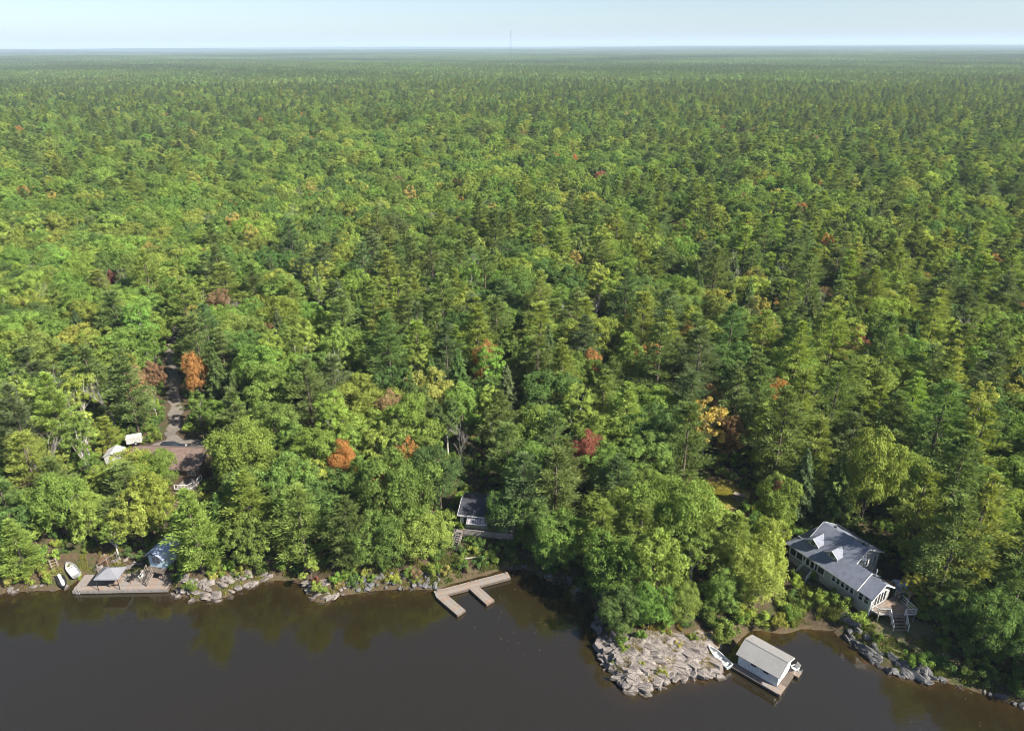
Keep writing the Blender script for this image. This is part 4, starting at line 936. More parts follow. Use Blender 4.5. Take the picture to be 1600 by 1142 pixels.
# tarp covered heap behind the wing
tp = to_world(house, (12.2, 8.6, 0)); rg = np.random.default_rng(5); nU, nV = 28, 12; vv = []
for j in range(nV + 1):
    for i in range(nU):
        a = 2 * math.pi * i / nU; f = j / nV * math.pi / 2; k = math.cos(f) ** .55 * (1 + .05 * math.sin(7 * a + 3 * f) + .03 * math.sin(13 * a)); vv.append((1.55 * k * math.cos(a) * (1 - .25 * max(0, math.cos(a))), .85 * k * math.sin(a), 1.15 * math.sin(f) * (1 + .07 * math.sin(5 * a)) - .05))
tb = MB().add(vv, [(j * nU + i, j * nU + (i + 1) % nU, (j + 1) * nU + (i + 1) % nU, (j + 1) * nU + i) for j in range(nV) for i in range(nU)]).build('tarp_covered_heap', TARP, None, True, loc=(tp.x, tp.y, gz(tp.x, tp.y)), rz=-.55)
tag(tb, 'rounded heap under a silver-blue tarp behind the grey house wing', 'tarp')

# ------------------------------------------------------------------ boathouse on its float
bh = empty('boathouse', (30.75, 63.5, 0), math.radians(-43)); bh.scale = (.93, .9, .93); tag(bh, 'white floating boathouse with ribbed tan metal roof by the rocky point', 'boathouse'); bpy.context.view_layer.update()
Z0 = .5
m = MB().box(-2.7, 2.7, -2.05, -1.97, Z0, Z0 + 1.95); m.build('front_wall', WHITEB, bh)
MB().box(-2.7, 2.7, 1.97, 2.05, Z0, Z0 + 1.95).build('back_wall', WHITEB, bh)
for x in (-2.698, 2.618): MB().prism_x([(-1.965, Z0), (1.965, Z0), (1.965, Z0 + 1.93), (0, Z0 + 2.70), (-1.965, Z0 + 1.93)], x, x + .08).build('end_wall', WHITEB, bh)
for sgn in (-1, 1):
    sl = .40; o = MB().slab([(-2.95, sgn * 2.4), (2.95, sgn * 2.4), (2.95, 0), (-2.95, 0)], lambda x, y: Z0 + 2.80 - abs(y) * sl, .06).build('roof_slope', ROOFT, bh)
    rb = MB().add([(a, b, Z0 + 2.802 - abs(b) * sl + c) for b in (0 * sgn, 2.42 * sgn) for a, c in ((-.05, 0), (-.02, .035), (.02, .035), (.05, 0))], [(0, 1, 5, 4), (1, 2, 6, 5), (2, 3, 7, 6), (4, 5, 6, 7), (3, 2, 1, 0)]).build('tmp', ROOFT2); me = rb.data; bpy.data.objects.remove(rb)
    for k in range(25): shared(me, 'rib', o, (-2.85 + 5.7 * k / 24, 0, 0))
MB().bar((-2.96, 0, Z0 + 2.83), (2.96, 0, Z0 + 2.83), .22, .05).build('ridge_cap', ROOFT, bh)
for x in (-2.96, 2.96):
    for s in (-1, 1): MB().bar((x, s * 2.4, Z0 + 1.75), (x, 0, Z0 + 2.71), .04, .15).build('rake_board', WHITE, bh)
for x in (-.62, 1.05):
    w = MB().box(x - .42, x + .42, -2.09, -2.055, Z0 + 1.15, Z0 + 1.62).build('window', WHITE, bh); MB().box(x - .37, x + .37, -2.105, -2.092, Z0 + 1.19, Z0 + 1.58).build('pane', GLASS, w)
d = MB().box(-.02, .42, -2.09, -2.055, Z0 + .05, Z0 + 1.85).build('door', WHITE, bh); MB().bar((.36, -2.13, Z0 + .9), (.36, -2.13, Z0 + 1.0), .04).build('handle', DARK, d)
d = MB().box(2.702, 2.74, -.35, 1.35, Z0 + .05, Z0 + 1.95).build('sliding_door', WHITE, bh); MB().box(2.742, 2.755, .47, .53, Z0 + .1, Z0 + 1.9).build('seam', GREYB, d)
MB().bar((2.72, 1.6, Z0 + 1.6), (2.9, 1.6, Z0 + 1.65), .09).build('lamp', DARK, bh)
fl = empty('float_dock', (30.75, 63.5, 0), math.radians(-43)); fl.scale = (.93, .9, .93); tag(fl, 'weathered plank walkway floating round the white boathouse', 'dock')
MB().box(-3.2, 3.55, -3.0, -2.08, .12, .44).build('float_frame', WOODD, fl); MB().box(-2.75, 3.55, -2.07, 2.1, .10, .42).build('base_frame', WOODD, fl)
plank_row(fl, -3.2, 3.55, -3.0, -2.06, .445, .3, .04, WOOD, 'y'); plank_row(fl, 2.76, 3.55, -2.04, -1.2, .445, .28, .04, WOOD, 'x')
MB().box(2.78, 4.1, 1.45, 2.8, .12, .44).build('side_float_frame', WOODD, fl); plank_row(fl, 2.78, 4.1, 1.45, 2.8, .445, .27, .04, WOOD, 'x')
for p in ((3.5, -2.95), (-3.1, -2.95), (4.05, 2.75)): MB().tube((*p, -1.5), (*p, .75), .05, .05, 6).build('mooring_post', ALU, fl)

# ------------------------------------------------------------------ boats
def boat(name, L, W, H, loc, rz, hull_mat, in_mat, label, tilt=(0, 0), benches=3, transom=True):
    e = empty(name, loc, rz); e.rotation_euler = (tilt[0], tilt[1], rz); tag(e, label, 'boat'); ns = 13; prof = []
    for i in range(ns):
        u = i / (ns - 1); hb = W / 2 * (min(1, 1.02 - .22 * max(0, .35 - u)) if u < .45 else max(.02, 1 - ((u - .45) / .55) ** 2.3)); sh = H * (1 + .28 * max(0, u - .5) ** 1.4 * 2); kz = H * .45 * max(0, (u - .7) / .3) ** 2
        prof.append((u * L - L / 2, hb, sh, kz))
    def shell(off, mat, nm, parent, flip):
        vs, fs = [], []
        for x, hb, sh, kz in prof:
            b = max(.01, hb - off); z0 = kz + (off * 1.2); zt = sh - (0 if not flip else .0)
            for y, z in ((-b, zt), (-b * .86, z0 + (sh - z0) * .35), (-b * .45, z0), (b * .45, z0), (b * .86, z0 + (sh - z0) * .35), (b, zt)): vs.append((x, y, z))
        for i in range(ns - 1):
            for j in range(5): fs.append((i * 6 + j, i * 6 + j + 1, i * 6 + 7 + j, i * 6 + 6 + j))
        fs.append((0, 1, 2, 3, 4, 5)); return MB().add(vs, fs).build(nm, mat, parent)
    hull = shell(0, hull_mat, 'hull', e, False); shell(.045, in_mat, 'hull_lining', e, True)
    g = MB()
    for i in range(ns - 1):
        for s in (-1, 1): a, b = prof[i], prof[i + 1]; g.bar((a[0], s * (a[1] - .02), a[2] + .01), (b[0], s * (b[1] - .02), b[2] + .01), .06, .045)
    g.bar((prof[0][0], -prof[0][1], prof[0][2]), (prof[0][0], prof[0][1], prof[0][2]), .07, .06); g.build('gunwale', hull_mat, e)
    for k in range(benches):
        u = .16 + .27 * k; i = int(u * (ns - 1)); b = prof[i][1] * .93; x = u * L - L / 2; MB().box(x - .13, x + .13, -b, b, H * .55, H * .62).build('bench', in_mat, e)
    return e
boat('rowing_boat', 3.5, 1.35, .5, (-64.0, 80.9, gz(-64, 80.9) + .16), math.radians(139), ALU, ALUIN, 'aluminium rowing boat pulled up on the left bank', (0, -.10))
boat('rowing_boat', 3.5, 1.15, .45, (25.55, 64.7, .52), math.radians(122), PALEB, ALUIN, 'pale blue-white rowing boat between the rocky point and the boathouse', (0, -.06))

# ------------------------------------------------------------------ middle dock: a float with two fingers
md_ = empty('dock', (-11.09, 76.87, 0), math.atan2(80.76 - 76.87, -.78 + 11.09)); tag(md_, 'grey plank dock with two fingers below the middle cottage', 'dock')
MB().box(.0, 11.0, -1.35, 0, .1, .45).build('dock_frame', WOODD, md_)
plank_row(md_, 0, 11.0, -1.35, 0, .452, .30, .045, WOOD, 'y')
for x0 in (.02, 4.75):
    w = 1.4 if x0 < 1 else 1.35
    L = 4.6 if x0 < 1 else 4.0
    f = empty('finger', (0, 0, 0)); f.parent = md_; f.location = (x0, -1.36, 0); f.rotation_euler = (0, 0, math.radians(22 if x0 < 1 else 19) - 0)
    MB().box(.0, w, -L, 0, .1, .445).build('finger_frame', WOODD, f); plank_row(f, .0, w, -L, -.02, .448, .30, .045, WOOD, 'x')
for p in ((.4, -.2), (10.6, -.2), (5.4, -.15)): MB().tube((*p, -2), (*p, .8), .06, .06, 6).build('mooring_post', WOODD, md_)

# ------------------------------------------------------------------ middle cottage
cot = empty('cottage', (-7.95, 87.75, 2.75), math.radians(-9)); tag(cot, 'small cream cottage with dark roof, striped awning and deck above the middle dock', 'cottage'); bpy.context.view_layer.update()
MB().box(.0, 8.2, .0, 5.0, -.6, 3.0).build('wall', CREAMB, cot)
for x in (.01, 8.13): MB().prism_x([(.0, 2.99), (5.0, 2.99), (2.5, 3.76)], x, x + .06).build('gable_wall', CREAMB, cot)
gable_roof(cot, -.3, 8.5, -.45, 5.45, 3.0, 3.95, ROOFN, .12, WHITE)
MB().box(-.02, .05, -.06, .14, .3, 2.95).build('corner_board', WHITE, cot)
d = MB().box(.35, 1.1, -.05, .0, .42, 2.45).build('door', WHITE, cot); MB().box(.5, .95, -.062, -.052, 1.2, 2.3).build('pane', GLASS, d); MB().bar((1.02, -.08, 1.3), (1.02, -.08, 1.42), .04).build('handle', DARK, d)
for x in (1.9, 2.9, 3.55): window(cot, .62, .95, at=(x, -.002, .98), mull=0)
window(cot, .9, .95, at=(5.6, -.002, 1.2), mull=1); window(cot, 1.0, 1.0, at=(7.1, -.002, 1.1), mull=1)
aw = MB().slab([(1.15, -.05), (4.2, -.05), (4.2, -1.0), (1.15, -1.0)], lambda x, y: 2.72 + (y + .05) * .75, .03).build('awning', AWN, cot)
for k in range(8): MB().slab([(1.25 + .38 * k, -.06), (1.40 + .38 * k, -.06), (1.40 + .38 * k, -1.002), (1.25 + .38 * k, -1.002)], lambda x, y: 2.728 + (y + .05) * .75, .006).build('stripe', WOODR if k < 0 else CANV, aw)
MB().box(1.15, 4.2, -1.03, -.995, 1.86, 2.0).build('valance', WHITE, aw)
cd = empty('deck', (-7.95, 87.75, 2.75), math.radians(-9)); tag(cd, 'raised grey deck with board railing in front of the cream cottage', 'deck')
MB().box(-.5, 8.4, -1.7, -.06, .2, .36).build('deck_frame', WOODD, cd); plank_row(cd, -.5, 8.4, -1.7, -.06, .362, .24, .04, WOODG, 'y')
for z in (.55, .82, 1.09): MB().box(.75, 8.4, -1.76, -1.705, z, z + .2).build('rail_board', WOODG, cd)
for x in (.8, 2.3, 3.8, 5.3, 6.8, 8.3): MB().bar((x, -1.66, -2.4), (x, -1.66, 1.34), .11).build('post', WOODD, cd)
MB().box(.7, 8.45, -1.8, -1.64, 1.34, 1.39).build('cap_rail', WOODG, cd)
stairs(cd, (.1, -1.72, .38), (-.35, -3.9, -1.65), 1.05, 9, WOODG, rail=WOOD)
lg = MB(); pts_ = [(-7.2, 82.6), (-5.6, 82.9), (-4.0, 82.75), (-2.4, 83.1)]
for a, b in zip(pts_[:-1], pts_[1:]): lg.tube((*a, gz(*a) + .12), (*b, gz(*b) + .12), .13, .12, 8)
tag(lg.build('log', GREYBARK), 'pale fallen log lying on the bank below the middle cottage', 'log')

def chair(loc, rz, mat, label, cat='chair', group=None):
    """slatted lounge chair: sloping seat, raked back, arms, four legs"""
    e = empty('chair', loc, rz); tag(e, label, cat, group)
    MB().slab([(-.28, -.3), (.28, -.3), (.28, .25), (-.28, .25)], lambda x, y: .38 - (y + .3) * .16, .03).build('seat', mat, e)
    MB().add([(-.28, .22, .28), (.28, .22, .28), (.31, .48, .98), (-.31, .48, .98), (-.28, .26, .28), (.28, .26, .28), (.31, .52, .98), (-.31, .52, .98)], [(0, 1, 2, 3), (7, 6, 5, 4), (0, 4, 5, 1), (1, 5, 6, 2), (2, 6, 7, 3), (3, 7, 4, 0)]).build('backrest', mat, e)
    for s in (-1, 1):
        MB().box(s * .34 - .06, s * .34 + .06, -.34, .36, .56, .59).build('armrest', mat, e)
        MB().bar((s * .31, -.29, 0), (s * .31, -.29, .56), .06).build('leg', mat, e); MB().bar((s * .3, .34, 0), (s * .3, .26, .56), .06).build('leg', mat, e)
    return e
p = to_world(cot, (5.9, -1.1, .405)); chair(p, 0.1, BLUECH, 'pale blue-white chair on the cream cottage deck, the left of two')
p = to_world(cot, (6.9, -1.05, .405)); chair(p, -.2, BLUECH, 'pale blue-white chair on the cream cottage deck, the right of two')
p = to_world(bh, (3.3, 2.2, .49)); chair(p, -1.2, WHITE, 'white chair on the small side float of the boathouse')

# ------------------------------------------------------------------ left property: dock, canopy, cabin, craft
ld = empty('dock', (-61.9, 77.1, 0), math.radians(1.2)); tag(ld, 'long wooden dock with grey canopy along the left shore', 'dock')
MB().box(0, 13.2, 0, 3.3, .05, .55).build('dock_frame', WOODD, ld); MB().box(-.02, 13.2, -.07, -.003, .12, .58).build('fascia', WOODG, ld)
plank_row(ld, 0, 13.2, 0, 3.3, .555, .30, .045, WOOD, 'y')
for x in (.1, 3.4, 6.7, 10, 13.1): MB().tube((x, .15, -2.5), (x, .15, .1), .1, .1, 6).build('pile', WOODD, ld)
la = MB()
for s in (-.2, .2): la.tube((.75 + s, -.12, -1.2), (.75 + s, -.12, 1.25), .025, .025, 6); la.tube((.75 + s, -.12, 1.25), (.75 + s, .3, 1.2), .025, .025, 6)
for k in range(5): la.tube((.55, -.12, -.9 + .35 * k), (.95, -.12, -.9 + .35 * k), .02, .02, 6)
la.build('ladder', ALU, ld)
gz_ = empty('canopy_gazebo', (-56.75, 78.35, .6), math.radians(1.2)); tag(gz_, 'grey pitched cloth canopy on four posts over the left dock', 'gazebo')
for a in (-1.5, 1.5):
    for b in (-1.15, 1.15): MB().bar((a, b, 0), (a, b, 2.1), .07).build('post', DARK, gz_)
rr = MB().add([(-1.65, -1.3, 2.05), (1.65, -1.3, 2.05), (1.65, 1.3, 2.05), (-1.65, 1.3, 2.05), (-.25, 0, 2.95), (.25, 0, 2.95)], [(0, 1, 5, 4), (1, 2, 5), (2, 3, 4, 5), (3, 0, 4)]).build('canopy', CANV, gz_)
md2 = rr.modifiers.new('thick', 'SOLIDIFY'); md2.thickness = .03
vm = MB()
for (a, b), (c, d_) in zip([(-1.65, -1.3), (1.65, -1.3), (1.65, 1.3), (-1.65, 1.3)], [(1.65, -1.3), (1.65, 1.3), (-1.65, 1.3), (-1.65, -1.3)]): vm.bar((a, b, 1.97), (c, d_, 1.97), .025, .2)
vm.build('valance', CANV, gz_)
tb_ = empty('patio_table', (-56.4, 78.2, .6), .2); tag(tb_, 'low wooden table in the shade of the dock canopy', 'table')
MB().box(-.7, .7, -.4, .4, .44, .5).build('tabletop', WOODR, tb_)
for a in (-.6, .6):
    for b in (-.3, .3): MB().bar((a, b, 0), (a, b, .44), .07).build('leg', WOODR, tb_)
chair((-54.6, 79.0, .605), -.5, DARK, 'dark chair just right of the dock canopy, nearer the water')
chair((-54.1, 79.9, .605), -.9, DARK, 'dark chair just right of the dock canopy, nearer the bank')
chair((-53.2, 79.6, .605), -.2, WHITE, 'white chair on the left dock between the canopy and the stairs')
bk = empty('boulder', (-51.9 - .1, 79.9, .6), .3)
fp = MB(); 
for k in range(9): a = 2 * math.pi * k / 9; fp.add([(.42 * math.cos(a) + dx, .42 * math.sin(a) + dy, z) for dx, dy, z in ((-.15, -.12, 0), (.15, -.12, 0), (.15, .12, 0), (-.15, .12, 0), (-.11, -.09, .28), (.12, -.08, .26), (.1, .1, .3), (-.12, .08, .27))], [(0, 3, 2, 1), (4, 5, 6, 7), (0, 1, 5, 4), (1, 2, 6, 5), (2, 3, 7, 6), (3, 0, 4, 7)])
fp.build('stone', ROCK, bk); bk.name = 'fire_ring'; tag(bk, 'ring of pinkish stones on the left dock by the stairs', 'fire ring'); bk.location = (-53.0, 80.0 - .45, .605)
# personal watercraft on its ramp
pw = empty('watercraft', (-64.45, 78.95, .35), math.radians(-47)); pw.rotation_euler = (0, math.radians(6), math.radians(-47)); tag(pw, 'black and white personal watercraft on the ramp left of the dock', 'watercraft')
ns = 11; vs_ = []
for i in range(ns):
    u = i / (ns - 1); b = .58 * (1 if u < .5 else max(.05, 1 - ((u - .5) / .5) ** 2.2)); k = .28 * max(0, (u - .6) / .4) ** 1.6
    for y, z in ((-b, .42), (-b * .9, .2 + k * .6), (-b * .35, .02 + k), (b * .35, .02 + k), (b * .9, .2 + k * .6), (b, .42), (b * .55, .55), (-b * .55, .55)): vs_.append((u * 3.1 - 1.55, y, z))
fs_ = [(i * 8 + j, i * 8 + (j + 1) % 8, i * 8 + 8 + (j + 1) % 8, i * 8 + 8 + j) for i in range(ns - 1) for j in range(8)] + [tuple(range(8)), tuple(range((ns - 1) * 8 + 7, (ns - 1) * 8 - 1, -1))]
MB().add(vs_, fs_).build('hull', BLACKP, pw)
MB().prism_x([(-.22, .56), (.22, .56), (.18, .82), (-.18, .82)], -1.2, .25).build('seat', WHITE, pw)
MB().add([(.26, -.3, .56), (.26, .3, .56), (1.2, .16, .56), (1.2, -.16, .56), (.3, -.2, .98), (.3, .2, .98), (.7, .1, .82), (.7, -.1, .82)], [(0, 1, 2, 3), (4, 5, 6, 7), (0, 1, 5, 4), (1, 2, 6, 5), (2, 3, 7, 6), (3, 0, 4, 7)]).build('front_cowl', WHITE, pw)
MB().bar((.28, -.4, 1.02), (.28, .4, 1.02), .05).build('handlebar', DARK, pw)
MB().box(-1.52, -1.22, -.5, .5, .54, .57).build('rear_platform', DARK, pw)
rp = empty('launch_ramp', (-65.9, 80.4, 0)); tag(rp, 'pale wooden launching ramp on the bank above the watercraft', 'ramp')
A = Vector((-67.4, 82.2, 2.0)); B = Vector((-64.3, 78.6, .22)); f_ = (B - A); s_ = Vector((-f_.y, f_.x, 0)).normalized(); o_ = Vector(rp.location)
for k in (-1, 1): MB().bar(A + s_ * .38 * k - o_, B + s_ * .38 * k - o_, .12, .12).build('rail', WOOD, rp)
for k in range(10): q = A.lerp(B, (k + .5) / 10) - o_; MB().bar(q - s_ * .55, q + s_ * .55, .16, .07).build('cross_tie', WOODR, rp)
# the little cabin and its stairs
cb = empty('cabin', (-52.15, 80.45, 2.15), math.radians(-14)); tag(cb, 'small cabin with blue metal roof and pale blue front above the left dock', 'cabin'); bpy.context.view_layer.update()
MB().box(0, 2.5, 0, 3.7, -.2, 2.0).build('wall', BLUEB, cb)
for y in (.0, 3.64): MB().prism_y([(0, 1.99), (2.5, 1.99), (1.25, 2.75)], y, y + .06).build('gable_wall', WOODD, cb)
for s in (0, 1):
    a, b = (-.35, 1.25) if s == 0 else (2.85, 1.25); sl = .62
    o = MB().slab([(a, -.5), (a, 4.0), (b, 4.0), (b, -.5)], lambda x, y: 2.88 - abs(x - 1.25) * sl, .06).build('roof_slope', ROOFBL, cb)
    for k in range(10): y = -.45 + 4.4 * k / 9; MB().bar((a, y, 2.895 - 1.6 * sl), (b, y, 2.895), .04, .035).build('rib', ROOFBL, o)
for x in (-.35, 2.85): MB().bar((x, -.52, 1.83), (1.25, -.52, 2.82), .04, .13).build('rake_board', WOODD, cb)
d = MB().box(.55, 1.95, -.05, 0, .02, 1.85).build('double_door', BLUEB, cb); MB().box(.66, 1.2, -.065, -.052, .8, 1.7).build('pane', GLASSL, d); MB().box(1.3, 1.84, -.065, -.052, .8, 1.7).build('pane', GLASSL, d)
MB().box(-.2, 2.8, -1.0, -.06, -.16, -.03).build('landing', WOODD, cb)
for x in (.0, 2.6):
    for y in (-.85, 1.6, 3.5): MB().bar((x, y, -2.4), (x, y, -.17), .14).build('post', WOODD, cb)
stairs(cb, (.75, -1.0, -.08), (.35, -2.15, -1.55), 1.25, 7, WOOD, rail=WOOD)
hr = MB(); hr.bar((-60.2, 80.9, 1.9), (-58.0, 82.4, 2.9), .07); 
for a in ((-60.2, 80.9), (-59.1, 81.65), (-58.0, 82.4)): hr.bar((*a, gz(*a) - .2), (*a, 1.95 + (a[0] + 60.2) * .45), .08)
tag(hr.build('handrail', WOOD), 'pale wooden handrail climbing the bank behind the left dock', 'handrail')

# ------------------------------------------------------------------ brown-roofed cottage and its yard
lc = empty('cottage', (-63.6, 99.4, 4.5), math.radians(-4)); tag(lc, 'brown cottage with wide reddish-brown roof half hidden behind trees on the left', 'cottage'); bpy.context.view_layer.update()
MB().box(0, 12.0, 0, 6.0, -.8, 2.6).build('wall', BROWNB, lc)
for x in (.01, 11.93): MB().prism_x([(0, 2.59), (6, 2.59), (3, 4.2)], x, x + .06).build('gable_wall', BROWNB, lc)
gable_roof(lc, -.4, 12.4, -.6, 6.6, 2.5, 4.45, ROOFBR, .14, WOODD)
window(lc, 1.25, 1.0, at=(10.6, -.002, 1.1), mull=1, glass=GLASSL); window(lc, 1.2, 1.0, at=(7.2, -.002, 1.1), mull=1)
window(lc, .9, .9, at=(4.0, -.002, 1.2), mull=1)
lk = empty('deck', (-63.6, 99.4, 4.5), math.radians(-4)); tag(lk, 'small deck with pale railing at the right corner of the brown cottage', 'deck')
MB().box(9.2, 12.3, -3.3, -.05, .22, .40).build('deck_frame', WOODD, lk); plank_row(lk, 9.2, 12.3, -3.3, -.05, .402, .28, .04, WOODG, 'x')
railing(lk, [(9.25, -3.25, .4), (11.5, -3.25, .4), (12.25, -1.9, .4), (12.25, -.15, .4)], .95, WHITE, (1.0, .15), baluster=.5)
for a, b in ((9.3, -3.2), (12.2, -3.2), (12.2, -.2)): MB().bar((a, b, -2), (a, b, .22), .13).build('post', WOODD, lk)
def shed(loc, rz, w, d, h, rise, mat, roof, label):
    e = empty('shed', loc, rz); tag(e, label, 'shed'); MB().box(0, w, 0, d, -.3, h).build('wall', mat, e)
    for y in (.002, d - .062): MB().prism_y([(0, h - .01), (w, h - .01), (w / 2, h + rise - .04)], y, y + .06).build('gable_wall', mat, e)
    for s in (0, 1):
        a = -.18 if s == 0 else w + .18; sl = rise / (w / 2); MB().slab([(a, -.2), (a, d + .2), (w / 2, d + .2), (w / 2, -.2)], lambda x, y: h + rise + .05 - abs(x - w / 2) * sl, .06).build('roof_slope', roof, e)
    dd = MB().box(w * .28, w * .72, -.05, -.002, 0, h * .86).build('door', WHITE, e); MB().bar((w * .66, -.08, h * .4), (w * .66, -.08, h * .5), .04).build('handle', DARK, e if False else dd)
    return e
shed((-69.9, 103.3, 4.45), math.radians(8), 2.5, 2.6, 1.9, .55, OFFW, OFFW, 'small white shed with white gable roof left of the brown cottage')
wt = empty('storage_trailer', (-69.2, 109.3, 4.75), math.radians(22)); tag(wt, 'white panelled box trailer at the edge of the gravel yard', 'trailer')
MB().box(0, 2.5, 0, 1.5, .4, 1.6).build('box_body', OFFW, wt)
for k in range(5): MB().box(.1 + .48 * k, .14 + .48 * k, -.025, -.002, .45, 1.56).build('panel_rib', ALU, wt)
for y in (-.08, 1.4): 
    wv = MB().tube((1.45, y, .33), (1.45, y + .18, .33), .33, .33, 14).build('wheel', RUBBER, wt); MB().tube((1.45, y - .01, .33), (1.45, y + .19, .33), .17, .17, 10).build('rim', ALU, wv)
MB().bar((2.5, .75, .5), (3.4, .75, .45), .1).build('tow_bar', DARK, wt)
def car(loc, rz, paint, label):
    e = empty('car', loc, rz); tag(e, label, 'car'); L, W = 4.5, 1.8
    low = [(-2.25, .35), (-2.22, .85), (-1.75, .98), (1.0, 1.0), (1.95, .88), (2.25, .68), (2.25, .33)]; m = MB(); m.prism_y(low, -W/2, W/2); b = m.build('body', paint, e); md_b = b.modifiers.new('bev', 'BEVEL'); md_b.width = .07; md_b.segments = 2
    P = [(-2.0, .98), (-1.75, 1.52), (-.1, 1.60), (.45, 1.52), (1.15, 1.0)]; n = len(P); vs = [(x, -W/2 + .08 + (z - .98) * .22, z) for x, z in P] + [(x, W/2 - .08 - (z - .98) * .22, z) for x, z in P]
    c = MB().add(vs, [tuple(range(n)), tuple(range(2*n-1, n-1, -1))] + [(i, n+i, n+(i+1) % n, (i+1) % n) for i in range(n)]).build('cabin', GLASS, e)
    MB().add([(x, s * (W/2 - .20 - .02), z + dz) for s in (-1, 1) for dz in (0, .03) for x, z in ((-1.74, 1.525), (-.1, 1.605), (.44, 1.525))], [(0, 1, 7, 6), (1, 2, 8, 7), (3, 9, 10, 4), (4, 10, 11, 5), (0, 3, 4, 1), (1, 4, 5, 2), (6, 7, 10, 9), (7, 8, 11, 10), (0, 6, 9, 3), (2, 5, 11, 8)]).build('roof', paint, e)
    for x in (-1.4, 1.4):
        for s in (-1, 1):
            w = MB().tube((x, s * (W/2 - .16), .34), (x, s * (W/2 + .03), .34), .34, .34, 16).build('wheel', RUBBER, e); MB().tube((x, s * (W/2 - .02), .34), (x, s * (W/2 + .04), .34), .2, .2, 10).build('rim', ALU, w)
    for s in (-1, 1): MB().box(2.2, 2.28, s * .62 - .2, s * .62 + .2, .62, .76).build('headlight', WHITE, e); MB().box(-2.29, -2.2, s * .68 - .14, s * .68 + .14, .68, .84).build('tail_light', REDST, e)
    for s in (-1, 1): MB().box(.65, .85, s * (W/2 + .08) - .1, s * (W/2 + .08) + .1, 1.0, 1.14).build('mirror', paint, e)
    return e
car((-60.3, 107.6, 4.84), math.radians(4), CARP, 'dark car parked in the gravel yard behind the brown roof')

# picnic table in the clearing
pt = empty('picnic_table', (36.5, 94.4, gz(36.5, 94.4) + .05), math.radians(-32)); tag(pt, 'grey picnic table at the right of the grassy clearing', 'picnic table')
for k in range(5): MB().box(-.95, .95, -.40 + .162 * k, -.25 + .162 * k, .70, .75).build('tabletop_board', WOOD, pt)
for s in (-1, 1):
    MB().box(-.95, .95, s * .72 - .14, s * .72 + .14, .42, .47).build('bench_seat', WOOD, pt)
    for x in (-.65, .65): MB().bar((x, s * .62, 0), (x, s * .22, .70), .09).build('leg', WOODG, pt)
for x in (-.65, .65): MB().bar((x, -.82, .40), (x, .82, .40), .08).build('cross_beam', WOODG, pt)

# far radio mast
mx_, my_ = 2.0, 4500.0; mz = gz(mx_, my_); H_ = 146.0
mast = empty('radio_mast', (mx_, my_, mz)); tag(mast, 'thin lattice radio mast standing on the far horizon', 'mast')
tw = MB(); q = [(1.5 * math.cos(a), 1.5 * math.sin(a)) for a in (0.2, 0.2 + 2.094, 0.2 + 4.189)]
for a in q: tw.bar((*a, 0), (*a, H_), .62)
for k in range(36):
    z = k * 4.0
    for i in range(3): a, b = q[i], q[(i + 1) % 3]; tw.bar((*a, z), (*b, z + 4), .22); tw.bar((*a, z), (*b, z), .2)
tw.build('lattice', DARK, mast); MB().tube((0, 0, H_), (0, 0, H_ + 6), .35, .2, 6).build('antenna', DARK, mast)
for k in range(3):
    a = 2.094 * k + .5; MB().tube((0, 0, H_ * .9), (60 * math.cos(a), 60 * math.sin(a), 0), .06, .06, 4).build('guy_wire', DARK, mast)

# ------------------------------------------------------------------ rocks of the shore
def rock_mesh(seed, flat=1.0, mat=None):
    rng = np.random.default_rng(seed); bm = bmesh.new(); bmesh.ops.create_icosphere(bm, subdivisions=2, radius=1.0); V = np.array([v.co[:] for v in bm.verts])
    V *= (1 + .16 * np.sin(V @ rng.normal(size=3) * 2.6 + rng.uniform(0, 6)) + .10 * np.sin(V @ rng.normal(size=3) * 4.5))[:, None]
    for k in range(9):
        n = rng.normal(size=3); n[2] *= .7; n /= np.linalg.norm(n); dcut = rng.uniform(.42, .8); t = V @ n - dcut; V = V - np.outer(np.maximum(t, 0), n)
    V += rng.normal(size=V.shape) * .02
    for v, c in zip(bm.verts, V): v.co = c
    me = bpy.data.meshes.new('stone'); bm.to_mesh(me); bm.free(); me.materials.append(mat or ROCK); return me
RM = [rock_mesh(900 + k) for k in range(8)]; RMG = [rock_mesh(920 + k, mat=ROCKG) for k in range(7)]
def rocks(name, label, n, sampler, meshes, sx, sy, sz, ang, sink=.35, seed=0, tilt=.16):
    rg = np.random.default_rng(seed); cx = []; root = None; k = 0; tries = 0
    P = []
    while len(P) < n and tries < n * 60:
        tries += 1; p = sampler(rg)
        if p is None or abs((p[0] - 25.55) * .848 + (p[1] - 64.7) * .53) < 1.5 and abs((p[0] - 25.55) * -.53 + (p[1] - 64.7) * .848) < 2.6: continue
        P.append(p)
    c = np.array(P).mean(axis=0); root = empty(name, (float(c[0]), float(c[1]), 0)); tag(root, label, None, kind='structure')
    for x, y in P:
        s = rg.uniform(.65, 1.35); a, b, h = rg.uniform(*sx) * s, rg.uniform(*sy) * s, rg.uniform(*sz) * s
        z = max(gz(x, y), -.35) + h * (.35 - sink)
        shared(meshes[int(rg.integers(len(meshes)))], 'stone', root, (x - float(c[0]), y - float(c[1]), z), (rg.normal(0, tilt), rg.normal(0, tilt), math.radians(ang) + rg.normal(0, .22 if abs(ang) > .1 else 2)), (a, b, h))
def band(x0, x1, y0, y1, d0, d1):
    def f(rg):
        x, y = rg.uniform(x0, x1), rg.uniform(y0, y1); d = float(shore_dist(x, y)[0]); return (x, y) if d0 < d < d1 else None
    return f
